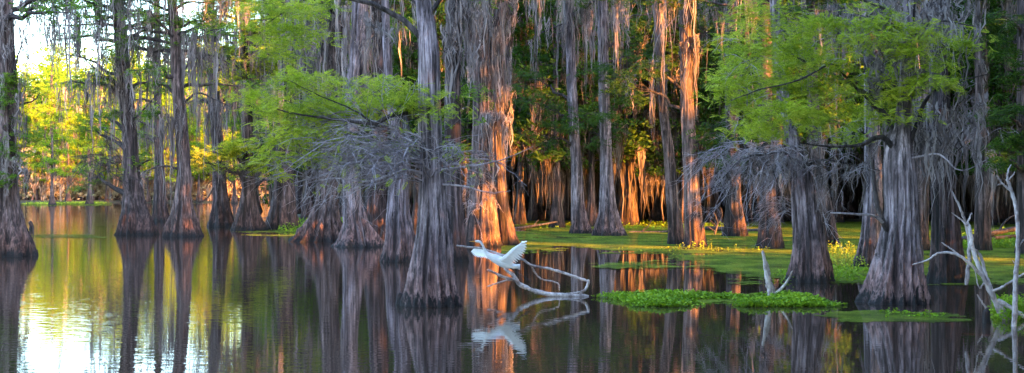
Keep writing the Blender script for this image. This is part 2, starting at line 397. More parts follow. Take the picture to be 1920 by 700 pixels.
def tangle(g, starts, dirs, L0, r0, sub=6, sub2=5, droop=.15, z=1.0):
    """bare twigs: every start forks twice, finer each time"""
    n = 9; m = len(starts); t = np.linspace(0, 1, n)[None, :, None]
    L0 = np.broadcast_to(L0, (m,))*U(.7, 1.25, m)
    P = starts[:, None]+unit(dirs)[:, None]*L0[:, None, None]*t
    P[:, :, 2] += (L0[:, None]*.14*np.sin(t[..., 0]*math.pi)-droop*L0[:, None]*t[..., 0]**2)
    P[:, 1:] += np.cumsum(rng.normal(0, .022, (m, n-1, 3)), 1)*L0[:, None, None]
    g.tubes(P, (r0*np.linspace(1, .3, n))[None], 5)
    def fork(P, Ls, r, k, ang, nn):
        m = len(P); i = rng.integers(2, P.shape[1]-1, (m, k)); b = P[np.arange(m)[:, None], i]; d = unit(P[np.arange(m)[:, None], i+1]-b)
        d = unit(d+rng.normal(0, ang, (m, k, 3))*np.array([1, 1, z*.75])); b = b.reshape(-1, 3); d = d.reshape(-1, 3)
        Ln = np.repeat(Ls, k)*U(.25, .6, m*k); t = np.linspace(0, 1, nn)[None, :, None]
        Q = b[:, None]+d[:, None]*Ln[:, None, None]*t
        Q[:, 1:] += np.cumsum(rng.normal(0, .05, (m*k, nn-1, 3)), 1)*Ln[:, None, None]
        Q[:, :, 2] -= .12*Ln[:, None]*t[..., 0]**2
        g.tubes(Q, (r*np.linspace(1, .35, nn))[None], 3 if nn < 6 else 4)
        return Q, Ln
    Q, Ln = fork(P, L0, r0*.5, sub, .6, 6)
    if sub2: Q2, L2 = fork(Q, Ln, r0*.28, sub2, .8, 5); return P, Q, Q2
    return P, Q, Q
#@@SPLIT
# ------------------------------------------------------------------ setting: water and ground
def grid(x, y, zf):
    X, Yg = np.meshgrid(x, y); Z = zf(X, Yg); V = np.stack([X, Yg, Z], -1).reshape(-1, 3)
    nx, ny = len(x), len(y); i = (np.arange(ny-1)[:, None]*nx+np.arange(nx-1)[None]); q = np.stack([i, i+1, i+nx+1, i+nx], -1)
    return V, q.reshape(-1, 4)
m, nt, b, out = newmat('swamp_water')
b.inputs['Base Color'].default_value = (.050, .030, .022, 1); b.inputs['Roughness'].default_value = .0; b.inputs['IOR'].default_value = 1.75
tc = N(nt, 'ShaderNodeTexCoord')
mpw = N(nt, 'ShaderNodeMapping'); mpw.inputs['Scale'].default_value = (1.0, 2.4, 1); L(nt, tc.outputs['Object'], mpw.inputs[0])
na = N(nt, 'ShaderNodeTexNoise', Scale=3.0, Detail=1.5, Roughness=.45, Distortion=.3); L(nt, mpw.outputs[0], na.inputs['Vector'])
nb = N(nt, 'ShaderNodeTexNoise', Scale=.12, Detail=2.0); L(nt, tc.outputs['Object'], nb.inputs['Vector'])
sx = N(nt, 'ShaderNodeSeparateXYZ'); L(nt, tc.outputs['Object'], sx.inputs[0])
# breeze ruffles the open water on the left more than the sheltered right
mr = N(nt, 'ShaderNodeMapRange'); mr.inputs[1].default_value = -6; mr.inputs[2].default_value = 3; mr.inputs[3].default_value = 1.0; mr.inputs[4].default_value = .28
L(nt, sx.outputs[0], mr.inputs[0])
mm_ = N(nt, 'ShaderNodeMath', operation='MULTIPLY'); L(nt, mr.outputs[0], mm_.inputs[0])
rb = ramp(nt, nb.outputs[0], [(.35, (.35, .35, .35)), (.65, (1, 1, 1))]); L(nt, rb.outputs[0], mm_.inputs[1])
ms2 = N(nt, 'ShaderNodeMath', operation='MULTIPLY'); L(nt, mm_.outputs[0], ms2.inputs[0]); ms2.inputs[1].default_value = 1.0
hh = N(nt, 'ShaderNodeMath', operation='MULTIPLY'); L(nt, na.outputs[0], hh.inputs[0]); L(nt, ms2.outputs[0], hh.inputs[1])
bp = N(nt, 'ShaderNodeBump', Strength=1.0, Distance=.0036); L(nt, hh.outputs[0], bp.inputs['Height']); L(nt, bp.outputs[0], b.inputs['Normal'])
g = G(); g.add([(-1500, -400, 0), (1500, -400, 0), (1500, 2500, 0), (-1500, 2500, 0)], q=[[0, 1, 2, 3]])
tag(g.build('swamp_water', m), kind='structure')

def landh(X, Y):
    n = vnoise(X*.09+40, Y*.09+11, 4)-.5; n2 = vnoise(X*.7, Y*.7, 3)-.5
    # the wooded bank at the right and the far shore
    right = np.clip((Y-(84-.12*X)+n*22)/6, -1, 1)*np.clip((X+16+n*8)/4, -1, 1)
    right = np.where((Y > 70) & (X > -18), np.minimum(np.clip((Y-82+n*22)/5, -1, 1), np.clip((X+15+n*8)/4, -1, 1)), -1)
    far = np.clip((Y-168+n*30)/8, -1, 1)
    h = np.maximum(right, far)
    return np.where(h > -.99, h*.22+.02, -.5)+n2*.12
m, nt, b, out = newmat('forest_floor')
tc = N(nt, 'ShaderNodeTexCoord'); n1 = N(nt, 'ShaderNodeTexNoise', Scale=1.5, Detail=8.0); L(nt, tc.outputs['Object'], n1.inputs['Vector'])
r1 = ramp(nt, n1.outputs[0], [(.35, (.015, .010, .007)), (.5, (.05, .032, .02)), (.62, (.05, .08, .02)), (.75, (.10, .065, .04))])
L(nt, r1.outputs[0], b.inputs['Base Color']); b.inputs['Roughness'].default_value = .95
bp = N(nt, 'ShaderNodeBump', Strength=.6, Distance=.1); L(nt, n1.outputs[0], bp.inputs['Height']); L(nt, bp.outputs[0], b.inputs['Normal'])
xs = np.concatenate([np.linspace(-1500, -110, 12), np.linspace(-100, 110, 210), np.linspace(120, 1500, 12)])
ys = np.concatenate([[-400, -100], np.linspace(0, 60, 8), np.linspace(64, 200, 140), np.linspace(230, 2500, 14)])
g = G(); g.add(*grid(xs, ys, landh)); tag(g.build('forest_floor', m), kind='structure')

# ------------------------------------------------------------------ duckweed and water plants
m, nt, b, out = newmat('duckweed_green')
tc = N(nt, 'ShaderNodeTexCoord'); g1 = N(nt, 'ShaderNodeNewGeometry')
n1 = N(nt, 'ShaderNodeTexNoise', Scale=.8, Detail=6.0, Roughness=.7); L(nt, g1.outputs['Position'], n1.inputs['Vector'])
n2 = N(nt, 'ShaderNodeTexNoise', Scale=30, Detail=3.0); L(nt, g1.outputs['Position'], n2.inputs['Vector'])
r1 = ramp(nt, n1.outputs[0], [(.35, (.06, .08, .012)), (.5, (.17, .24, .02)), (.65, (.36, .42, .04))])
r2 = ramp(nt, n2.outputs[0], [(.3, (.45, .45, .4)), (.6, (1, 1, 1))])
L(nt, mix(nt, 1., r1.outputs[0], r2.outputs[0], 'MULTIPLY'), b.inputs['Base Color']); b.inputs['Roughness'].default_value = .9; b.inputs['Specular IOR Level'].default_value = .08
bp = N(nt, 'ShaderNodeBump', Strength=.5, Distance=.02); L(nt, n2.outputs[0], bp.inputs['Height']); L(nt, bp.outputs[0], b.inputs['Normal'])
M['duck'] = m
def duckweed(label, x0, x1, y0, y1, fill=.5, nx=360, ny=150, z=.004, nf=1.0, seed=0.):
    """a floating mat between picture columns x0..x1 and rows y0..y1 of the water"""
    Yn, Yf = depth(y1), depth(y0); u = (np.arange(nx)+.5)/nx; v = (np.arange(ny)+.5)/ny
    Uu, Vv = np.meshgrid(u, v); Yw = Yf+(Yn-Yf)*Vv; Xw = ((x0+(x1-x0)*Uu)-960)/F*Yw
    e = np.minimum(1, 4*np.minimum(Uu, 1-Uu))*np.minimum(1, 4*np.minimum(Vv, 1-Vv))
    n = vnoise(Xw*.55*nf+seed, Yw*.35*nf+seed*1.7, 5); n2 = vnoise(Xw*6+seed, Yw*6, 3)
    keep = (n*.75+n2*.25+(e-1)*.35) > (1-fill)
    ii = np.argwhere(keep); k = len(ii)
    X = Xw[keep]; Yv = Yw[keep]; sx_ = (x1-x0)/nx/F*Yv*.62; sy_ = abs(Yf-Yn)/ny*.62
    jit = lambda s: U(.7, 1.3, k)*s
    V = np.stack([np.stack([X-jit(sx_), Yv+rng.normal(0, .1, k)*sy_, np.full(k, z)], 1), np.stack([X+rng.normal(0, .1, k)*sx_, Yv-jit(sy_), np.full(k, z)], 1),
                  np.stack([X+jit(sx_), Yv, np.full(k, z)], 1), np.stack([X, Yv+jit(sy_), np.full(k, z)], 1)], 1)
    V[:, :, 2] += (np.arange(k) % 5)[:, None]*.0012
    g = G(); g.add(V, np.arange(4*k).reshape(-1, 4))
    return tag(g.build('duckweed', M['duck'], smooth=False), label, 'duckweed', kind='stuff')
duckweed('broad green duckweed mat covering the water before the shaded woods', 940, 1990, 414, 476, .90, 700, 200, seed=3)
duckweed('green duckweed drifting between the pale buttressed tree and the shaded woods', 1240, 1990, 466, 535, .74, 600, 170, seed=9, z=.011)
duckweed('thin duckweed streaks on dark water below the broad mat', 1060, 1480, 478, 512, .50, 420, 90, seed=21, z=.018)
duckweed('pale green duckweed patch floating in front of the widest buttress at right', 1500, 1860, 580, 612, .62, 500, 110, nf=1.6, seed=14)
duckweed('green duckweed under the leafy strip of water plants', 1100, 1600, 545, 583, .55, 500, 110, nf=1.6, seed=33)
duckweed('thin green duckweed line at the left beyond the nearest left trunk', 45, 200, 439, 447, .72, 300, 30, seed=40)
duckweed('duckweed line along the far left shore', 40, 210, 380, 386, .85, 300, 40, seed=45)
duckweed('duckweed film round the bases of the middle left cypresses', 370, 760, 424, 450, .52, 420, 80, seed=52)

def leaf_disc():
    a = np.array([[0, 0, 0], [.5, -.42, .1], [1, 0, .05], [.5, .42, .1]]); return a, np.array([[0, 1, 2, 3]])
LD = leaf_disc()
def herbs(label, x0, x1, y0, y1, n, h, size, mat, z0=0., thr=.45, nf=1.2, seed=0., name='water_plants'):
    Yn, Yf = depth(y1), depth(y0); k = int(n*2.2)
    Yw = Yf+(Yn-Yf)*U(0, 1, k); px = U(x0, x1, k); X = (px-960)/F*Yw
    e = np.minimum(1, 5*np.minimum((px-x0)/(x1-x0), (x1-px)/(x1-x0)))
    d = vnoise(X*nf+seed, Yw*nf+seed, 4)+(e-1)*.3; keep = np.argsort(-(d+rng.normal(0, .07, k)))[:n]
    X = X[keep]; Yw = Yw[keep]; d = d[keep]; m_ = len(X)
    hh_ = h*U(.1, 1, m_)*np.clip((d-.35)*3.2, .15, 1.2)
    g = G(); B = np.stack([X, Yw, np.full(m_, z0)], 1)
    T = B+np.stack([rng.normal(0, .03, m_), rng.normal(0, .03, m_), hh_], 1)
    sel = rng.random(m_) < .4; P = B[sel][:, None]+(T-B)[sel][:, None]*np.linspace(0, 1, 3)[None, :, None]; g.ribbons(P, .003*np.ones((1, 3)), np.tile([[1., 0, 0]], (sel.sum(), 1)))
    for j in range(3):
        a = U(0, 6.283, m_); Xa = unit(np.stack([np.cos(a), np.sin(a), U(-.1, .9, m_)], 1)); Z = unit(np.stack([rng.normal(0, .4, m_), rng.normal(0, .4, m_), np.ones(m_)], 1)); Ya = unit(np.cross(Z, Xa)); Z = np.cross(Xa, Ya)
        C = T-np.array([0, 0, 1])*(j*.25*hh_)[:, None]
        g.stamps(*LD, C, Xa, Ya, Z, size*U(.5, 1.3, m_))
    return tag(g.build(name, M[mat], smooth=False), label, 'water plants', kind='stuff')
herbs('bright green leafy water plants in a low strip right of the driftwood', 1105, 1600, 557, 576, 7000, .11, .05, 'herb', seed=2)
herbs('yellow green sprouts along the front edge of the broad duckweed mat', 1125, 1480, 466, 472, 100, .30, .06, 'herb_y', thr=.6, nf=.5, seed=5)
herbs('green sprouts round the foot of the cypress beside the white snag', 1400, 1640, 505, 530, 500, .18, .055, 'herb', nf=.6, seed=8)
herbs('yellow green weeds growing in the mat between the two right cypresses', 1535, 1640, 468, 505, 320, .35, .06, 'herb_y', nf=.6, seed=11)
herbs('leafy green weeds growing at the foot of the dead branches at right', 1855, 1925, 575, 603, 800, .3, .05, 'herb', seed=12)
herbs('low green growth on the bank behind the right trees', 1780, 1990, 440, 466, 2000, .3, .10, 'herb', nf=.4, seed=17)
herbs('green growth on the bank behind the middle duckweed', 960, 1420, 420, 430, 350, .2, .10, 'herb', nf=.4, seed=19)
herbs('green weeds on the far left shore', 35, 230, 379, 384, 900, .22, .14, 'herb_y', nf=.3, seed=23)
herbs('small green plants sprouting from the pale duckweed patch', 1640, 1790, 584, 596, 60, .16, .05, 'herb', seed=29)
herbs('green leaves clinging to the water by the middle cypress bases', 490, 720, 412, 440, 1200, .3, .09, 'herb', nf=.5, seed=31)

# ------------------------------------------------------------------ where the low sun gets through the woods
for a in ((940, 205, 300, 47, .75), (936, 300, 440, 47, .2), (1225, 105, 240, 61, .35), (1183, 145, 230, 61, .25), (1279, 80, 200, 47, .22), (1306, 66, 195, 46, .28), (1072, 15, 65, 60, .3),
          (1330, 330, 425, 70, .5), (1282, 320, 390, 70, .4), (1405, 240, 290, 40, .35), (1640, 60, 175, 35, .3), (1845, 110, 200, 38, .3), (1858, 270, 420, 50, .4), (1803, 240, 345, 38, .3), (1575, 360, 450, 50, .4),
          (1165, 320, 400, 70, .5), (1395, 320, 380, 66, .4), (1740, 340, 430, 40, .3), (1700, 240, 300, 36, .25), (1040, 360, 410, 72, .5),
          (1240, 360, 410, 75, .5), (1460, 350, 420, 66, .5), (1100, 280, 330, 70, .4), (1340, 390, 440, 57, .4)):
    shaft(*a[:4], a[4]*(.45 if 900 < a[0] < 940 else .75))

rs = np.random.default_rng(77)
for i in range(20):
    px = rs.uniform(960, 1910); Yy = rs.uniform(50, 78); y = rs.uniform(120, 400); shaft(px, y-rs.uniform(30, 80), y, Yy, rs.uniform(.02, .08))
for a in ((1590, 370, 470, 55, .2), (1640, 380, 450, 55, .2), (1745, 290, 400, 44, .2), (1800, 260, 340, 40, .25), (1765, 200, 260, 34, .2), (1870, 300, 430, 55, .25), (1215, 110, 200, 61, .25), (985, 300, 400, 62, .2), (1405, 230, 290, 40, .3), (1730, 220, 290, 36, .2)):
    shaft(*a[:4], a[4]*.6)
# ------------------------------------------------------------------ the nearest trees
hero_label = 'nearest grey cypress with a fluted base, bare twigs round its waist, left of the egret'
T = Tree(572, [(812, 572, 118), (811, 540, 98), (811, 500, 82), (812, 460, 70), (812, 420, 60), (810, 370, 50), (808, 310, 43), (807, 240, 43), (805, 170, 40), (803, 100, 39), (799, 50, 33), (793, 0, 27)],
         hero_label, 11, 'bark_pale', 'lime', ring=120, nrows=150, flute=.16, nrib=13, lod=9)
T.limb([(800, 230), (770, 214, -.1), (735, 216, -.3), (700, 232, -.5), (640, 225, -.7), (560, 215, -.8), (520, 205, -1)], 13, 2)
T.limb([(730, 218, -.2), (690, 245, .3), (655, 250, .6), (600, 232, .8), (500, 210, 1.2), (470, 190, 1.3)], 7, 2)
T.limb([(700, 232, -.5), (660, 205, -.8), (600, 180, -1), (540, 150, -1.1)], 4, 1.2)
T.limb([(802, 30), (780, 8), (768, -8), (740, -30)], 6, 3)
T.limb([(812, 20), (850, -40), (900, -80)], 10, 3); T.limb([(797, 0), (740, -60, .5), (690, -100, .8)], 9, 3)
for a in ((590, 150, 90, 22, 330), (560, 195, 80, 26, 380), (640, 190, 80, 22, 420), (700, 165, 60, 26, 330), (650, 215, 90, 20, 360), (745, 195, 50, 22, 260), (520, 235, 55, 30, 260), (600, 250, 80, 20, 240), (700, 270, 90, 16, 200), (755, 160, 40, 14, 110),
          (830, 190, 30, 25, 90), (560, 290, 70, 18, 160), (480, 185, 40, 25, 160), (860, 275, 50, 12, 70)):
    T.pad(*a, dy=U(-.9, .7), twig=False, rd=.5)
T.pad(480, -60, 120, 40, 300, dy=-.5, rd=.8)
T.limb([(796, 8), (740, -28, .3), (660, -30, .6), (580, -5, .9), (500, 45, 1.2)], 8, 2)
for a in ((520, 15, 80, 22, 260), (500, 55, 60, 22, 220), (565, 60, 60, 20, 200), (590, 20, 50, 20, 150), (540, 95, 50, 14, 110)):
    T.pad(*a, dy=U(.4, 1.6), twig=False, rd=.6)
for k in range(40):      # pale dead sprays among the green
    px, y = U(480, 780), U(150, 290); a = T.P(px, y, U(-.8, .6)); tangle(T.dead, a[None], np.array([[U(-1, .4), U(-.5, .5), U(-.3, .3)]]), .5, .005, 4, 0, .05)
st = np.array([T.P(U(800, 820), U(275, 345), U(-.15, .15)) for _ in range(26)])
th = U(0, 6.283, 26); dd = np.stack([np.cos(th)*1.0, np.sin(th)*.9, U(-.05, .35, 26)], 1); dd[:14, 0] = -abs(dd[:14, 0])-.6
P1, Q1, Q2 = tangle(T.dead, st, dd, np.where(dd[:, 0] < 0, 1.9, 1.15), .016, 8, 5, .05)
st = np.array([T.P(U(540, 770), U(255, 345), U(-1, .9)) for _ in range(34)])
tangle(T.dead, st, rng.normal(0, 1, (34, 3))*np.array([1, .8, .3]), .75, .010, 6, 4, .12)
T.limb([(812, 330), (760, 320, -.3), (690, 340, -.5), (620, 335, -.6), (560, 350, -.6)], 7, 1.5, g=T.dead); T.limb([(815, 320), (880, 312, -.3), (940, 300, -.4), (1000, 275, -.5)], 6, 1.2, g=T.dead)
T.limb([(815, 345), (870, 350, -.3), (920, 362, -.4), (957, 358, -.4)], 5, 1.2, g=T.dead)
C = Q2[:, -1][rng.random(len(Q2)) < .16]; fronds(T.fol, C[C[:, 2] > 1.9], .13, 9, .5)
T.drape(700, 20, 60, 60, 4, 20)
T.finish()

T = Tree(567, [(1679, 567, 128), (1680, 545, 112), (1682, 510, 92), (1685, 470, 78), (1688, 430, 66), (1690, 390, 60), (1688, 330, 58), (1686, 285, 50), (1692, 240, 30), (1698, 160, 25), (1704, 60, 22), (1706, 0, 21)],
         'broad cypress with a pale flared buttress at right, standing behind the pale green duckweed patch', 11, 'bark_pale', 'lime', ring=120, nrows=140, flute=.2, nrib=11, lod=9)
T.limb([(1690, 300), (1655, 258, -.2), (1612, 272, -.5), (1560, 275, -.7), (1500, 268, -.9)], 13, 2)
T.limb([(1695, 290), (1720, 235, -.1), (1735, 190, 0), (1770, 160, .2), (1850, 140, .4)], 12, 2); T.limb([(1685, 270), (1650, 200, .3), (1600, 160, .5), (1500, 110, .6), (1430, 60, .4)], 10, 2)
T.limb([(1650, 210, .3), (1590, 150, -.2), (1560, 120, -.6), (1500, 150, -1), (1420, 170, -1.3), (1370, 190, -1.5)], 6, 1.5)
T.limb([(1700, 100), (1640, 40, .5), (1600, 30, .8), (1550, 0, 1.)], 7, 2, 90, 5); T.limb([(1700, 60), (1760, 40, -.2), (1830, 50, -.4)], 7, 2, 100, 5)
T.limb([(1668, 430), (1640, 406, -.3), (1600, 402, -.5), (1557, 399, -.6)], 7, 3.5, g=T.dead)
T.limb([(1672, 450), (1650, 400, -.2), (1640, 350, -.25), (1636, 300, -.2)], 12, 6); T.limb([(1695, 300), (1760, 290, -.5), (1800, 320, -.6), (1850, 300, -.7)], 5, 1.5, g=T.dead)
for a in ((1470, 30, 90, 30, 420), (1440, 75, 80, 28, 420), (1500, 90, 80, 26, 400), (1420, 130, 75, 26, 400), (1490, 150, 70, 24, 340), (1560, 120, 55, 26, 260), (1400, 185, 50, 26, 260), (1470, 205, 70, 20, 280), (1560, 60, 60, 30, 240),
          (1430, 235, 60, 18, 200), (1545, 215, 60, 16, 200), (1380, 160, 30, 30, 160), (1620, 70, 50, 20, 150), (1700, 70, 60, 20, 170), (1760, 55, 60, 18, 190), (1800, 80, 50, 18, 150), (1640, 145, 50, 18, 130), (1700, 125, 60, 16, 150), (1610, 205, 45, 16, 130), (1745, 150, 45, 14, 90), (1590, 175, 60, 14, 130), (1700, 190, 20, 16, 60)):
    T.pad(*a, dy=U(-1.3, .8), twig=False, rd=.55)
T.pad(1440, -50, 120, 40, 300, dy=-.4, rd=.8)
for k in range(55):
    px, y = (U(1380, 1640), U(40, 290)); a = T.P(px, y, U(-1, .6)); tangle(T.dead, a[None], np.array([[U(-1, .6), U(-.5, .5), U(-.3, .3)]]), .55, .006, 4, 0, .05)
for k in range(6):
    a = T.P(U(1640, 1860), U(180, 330), U(-.6, .4)); tangle(T.dead, a[None], np.array([[U(-1, 1), U(-.5, .5), U(-.3, .2)]]), .6, .007, 5, 4, .2)
for a in ((1690, 100, 50, 22, 150), (1725, 150, 50, 20, 140), (1665, 175, 50, 20, 150), (1700, 40, 60, 24, 170), (1640, 20, 50, 24, 150), (1760, 120, 40, 16, 90), (1700, 215, 40, 12, 60)):
    T.pad(*a, dy=-U(.4, 1.0), twig=False, rd=.5)
T.drape(1700, -30, 150, 70, 26, 40, -.5); T.drape(1760, 120, 270, 120, 24, 36, -.2); T.drape(1825, 150, 260, 80, 12, 18, -.2); T.drape(1660, -20, 20, 90, 18, 40, .3); T.drape(1745, -20, 20, 90, 14, 25, .3)
T.drape(1700, 200, 260, 130, 10, 20, .4); T.drape(1640, 90, 130, 120, 10, 6, .4)
T.finish()

T = Tree(528, [(1519, 528, 88), (1519, 505, 76), (1518, 470, 62), (1515, 430, 52), (1509, 380, 44), (1503, 330, 36), (1496, 295, 30), (1480, 240, 22), (1466, 160, 20), (1455, 60, 18), (1452, 0, 17)],
         'cypress with a wide brown skirt and silvery drooping twigs, right of the white snag', 10, 'bark', 'lime', ring=100, nrows=120, flute=.2, nrib=10, lod=9)
T.limb([(1500, 310), (1470, 285, -.2), (1430, 290, -.5), (1390, 300, -.7), (1355, 335, -.8)], 8, 1.5, 60, 4); T.limb([(1502, 320), (1540, 300, -.2), (1600, 310, -.3), (1650, 320, -.3)], 6, 1.5, 60, 4)
T.limb([(1480, 240), (1540, 225, .2), (1600, 240, .4), (1640, 262, .5)], 8, 2, 80, 5); T.limb([(1470, 170), (1420, 150, -.3), (1370, 120, -.4)], 6, 1.5)
for a in ((1395, 205, 50, 22, 200), (1400, 245, 45, 16, 120), (1450, 250, 50, 14, 110), (1580, 250, 60, 16, 150), (1520, 235, 50, 16, 120), (1410, 100, 60, 26, 220), (1430, 20, 60, 30, 220), (1380, 60, 40, 24, 120), (1620, 215, 50, 16, 120)):
    T.pad(*a, dy=U(-.8, .6), twig=False, rd=.5)
st = np.array([T.P(U(1400, 1520), U(275, 300), U(-.5, .3)) for _ in range(30)])
th = U(0, 6.283, 30); dd = np.stack([-abs(np.cos(th))-.1, np.sin(th)*.6, U(-.5, .25, 30)], 1); tangle(T.dead, st, dd, 1.2, .012, 7, 5, .45, 1.2)
T.drape(1440, 290, 310, 60, 12, 40, -.5)
st = np.array([T.P(U(1520, 1640), U(285, 330), U(-.5, .3)) for _ in range(16)]); tangle(T.dead, st, rng.normal(0, 1, (16, 3))*np.array([1, .6, .3]), .9, .01, 7, 5, .6)
st = np.array([T.P(1495, U(370, 420), .1) for _ in range(8)]); tangle(T.dead, st, np.stack([-np.ones(8), rng.normal(0, .5, 8), U(-.1, .4, 8)], 1), .9, .008, 6, 4, .6)
T.drape(1470, 290, 320, 60, 14, 30, -.4); T.finish()

# ------------------------------------------------------------------ trees along the water, left to right
T = Tree(480, [(14, 480, 106), (13, 455, 92), (12, 425, 68), (10, 385, 50), (9, 330, 44), (10, 250, 40), (12, 170, 38), (10, 80, 34), (8, 0, 30)],
         'big brown cypress at the left edge of the picture, its trunk wrapped in foliage', 14, 'bark_brown', 'green', ring=100, nrows=110, flute=.24, nrib=9, lod=5)
T.limb([(18, 170), (30, 120, -.3), (41, 85, -.4)], 7, 2)
T.limb([(14, 200), (60, 190, .2), (75, 175, .4)], 5, 1.5)
for k in range(16): T.pad(U(-5, 48), U(140, 360), 22, 26, 110, dy=U(-.6, .6), twig=False, rd=.5, size=.2)
T.drape(18, -20, 330, 80, 70, 16, -.3); T.drape(20, 260, 340, 50, 20, 16, -.3); T.auto(8, 6, 13, 3.0, 60, 6, 2.0); T.finish()

T = Tree(440, [(256, 440, 76), (255, 422, 62), (253, 395, 46), (250, 360, 34), (247, 320, 29), (243, 250, 26), (236, 180, 27), (230, 120, 24), (226, 60, 23), (220, 0, 22)],
         'cypress with a broad dark skirt and dark limbs, left of the reddish-topped cypress', 15, 'bark_dark', 'green', ring=84, nrows=100, flute=.26, nrib=9)
T.limb([(228, 50), (180, 45, .5), (120, 48, 1), (75, 30, 1.2)], 6, 1.5, 90, 2.0); T.limb([(228, 50), (260, 45, -.4), (290, 30, -.6), (320, 33, -.7)], 6, 2, 80, 3)
T.limb([(234, 80), (280, 95, -.4), (340, 95, -.8), (400, 105, -.9), (430, 120, -1)], 8, 2, 90, 3.0)
T.limb([(236, 160), (205, 150, -.4), (180, 130, -.6), (135, 90, -.9)], 6, 1.5, 70, 4); T.limb([(243, 230), (270, 205, -.4), (300, 170, -.6)], 5, 1.5, 60, 4)
T.limb([(246, 300), (225, 265, .3), (195, 245, .6)], 5, 1.5, 80, 4)
for a in ((120, 100, 30, 12, 40), (160, 245, 45, 30, 200), (200, 200, 35, 25, 130), (300, 150, 40, 22, 130), (330, 40, 60, 26, 220), (270, 90, 30, 14, 60), (175, 215, 30, 16, 100), (280, 300, 30, 18, 70), (160, 330, 40, 20, 110)):
    T.pad(*a, dy=U(-1.2, 1.2), rd=.9)
T.drape(210, 150, 210, 75, 34, 24, -.3); T.drape(235, 20, 120, 110, 26, 12, -.3); T.drape(146, -30, 60, 110, 16, 4, .8); T.drape(118, -30, 5, 60, 8, 10, .8); T.drape(60, -30, 0, 50, 5, 15, .8); T.drape(190, -20, 20, 70, 14, 16, .8)
st = np.array([T.P(U(180, 240), U(290, 340), U(-.8, .8)) for _ in range(22)]); tangle(T.br, st, rng.normal(0, 1, (22, 3))*np.array([1.3, 1, .4]), 1.4, .02, 6, 4, .3)
T.auto(7, 9, 14, 3.0, 90, 6, 2.0); T.auto(15, 5.6, 10.5, 3.0, 85, 9, 1.7, per=8); T.finish()

T = Tree(443, [(344, 443, 70), (343, 428, 58), (343, 400, 42), (343, 370, 31), (345, 320, 25), (340, 240, 23), (332, 150, 22), (328, 60, 19), (322, 0, 17)],
         'reddish brown cypress with a flared skirt, in the middle of the left group', 15, 'bark_brown', 'green', ring=84, nrows=100, flute=.24, nrib=10)
T.limb([(333, 65), (352, 58, -.4), (380, 52, -.8), (403, 60, -1)], 5, 2, 100, 4); T.limb([(334, 100), (300, 95, .5), (270, 108, .8)], 5, 2, 80, 4)
T.limb([(338, 200), (370, 175, -.3), (400, 185, -.6), (430, 200, -.8)], 5, 1.5, 100, 4); T.limb([(344, 320), (310, 312, -.3), (280, 318, -.5), (262, 330, -.6)], 6, 1.5, 50, 3)
for a in ((330, 15, 60, 26, 230), (400, 35, 50, 24, 180), (290, 155, 40, 20, 120), (370, 120, 40, 18, 90), (310, 215, 40, 18, 110), (380, 70, 50, 18, 90)):
    T.pad(*a, dy=U(-1, 1.2), rd=.9)
T.drape(320, 190, 230, 150, 34, 20, -.4); T.drape(375, 70, 110, 130, 34, 20, -.4); T.drape(290, 60, 110, 110, 18, 14, .6); T.auto(7, 9, 14, 3.0, 90, 6, 2.0); T.auto(15, 5.6, 10.5, 3.0, 85, 9, 1.7, per=8); T.finish()

T = Tree(415, [(301, 415, 38), (300, 400, 28), (299, 370, 20), (298, 310, 16), (296, 200, 14), (295, 80, 12), (294, 0, 11)],
         'slim cypress standing further back between the two broad-skirted left trees', 16, 'bark_dark', 'gold', ring=60, nrows=60)
T.auto(14, 4.5, 14, 3.0, 90, 8, 2.0); T.finish()
T = Tree(425, [(416, 425, 50), (415, 405, 38), (413, 370, 27), (410, 300, 22), (405, 230, 20), (400, 150, 18), (396, 60, 17), (394, 0, 16)],
         'dark ragged-based cypress right of the reddish-topped one, moss sheets along its upper trunk', 15, 'bark_dark', 'green', ring=64, nrows=70, flute=.28)
T.drape(408, 110, 230, 100, 50, 14); T.drape(440, 60, 110, 100, 22, 14, .5); T.auto(10, 6, 14, 3.0, 130, 8, 2.2)
T.limb([(413, 330), (390, 370, -.3), (370, 380, -.4), (352, 374, -.5)], 4, 1, g=T.br); T.auto(15, 5.6, 10.5, 3.0, 85, 9, 1.7, per=8); T.finish()
T = Tree(432, [(466, 432, 60), (466, 415, 48), (466, 385, 33), (466, 350, 25), (465, 290, 20), (463, 200, 19), (461, 90, 18), (460, 0, 17)],
         'cypress with a bright green leafy bough at mid height, in the left group', 15, 'bark_dark', 'lime', ring=72, nrows=80, flute=.26)
for a in ((405, 285, 50, 20, 420), (450, 275, 55, 20, 420), (385, 305, 30, 14, 160), (490, 300, 40, 22, 200), (440, 40, 50, 40, 260), (450, 110, 40, 40, 240), (520, 330, 35, 16, 120), (500, 130, 40, 30, 160)):
    T.pad(*a, dy=U(-1, .6), rd=.8, size=.3)
st = np.array([T.P(U(390, 500), U(315, 345), U(-.8, .8)) for _ in range(20)]); tangle(T.br, st, rng.normal(0, 1, (20, 3))*np.array([1, 1, .4]), 1.0, .016, 6, 4, .6)
T.drape(470, 60, 180, 90, 34, 16); T.auto(8, 8, 14, 2.6, 150, 6, 1.8); T.auto(15, 5.6, 10.5, 3.0, 85, 9, 1.7, per=8); T.finish()
T = Tree(430, [(530, 430, 62), (531, 405, 50), (532, 370, 40), (533, 320, 34), (535, 240, 30), (538, 140, 26), (540, 0, 22)],
         'stout shadowed cypress between the leafy-boughed one and the many-ribbed base', 15, 'bark_dark', 'lime', ring=64, nrows=70, flute=.22)
for a in ((560, 20, 60, 40, 330), (520, 60, 50, 30, 240), (600, 40, 50, 30, 200), (510, 110, 50, 30, 200), (500, 190, 40, 30, 200), (540, 230, 50, 30, 200), (480, 20, 40, 20, 140)):
    T.pad(*a, dy=U(-1.4, .8), rd=.9, size=.3)
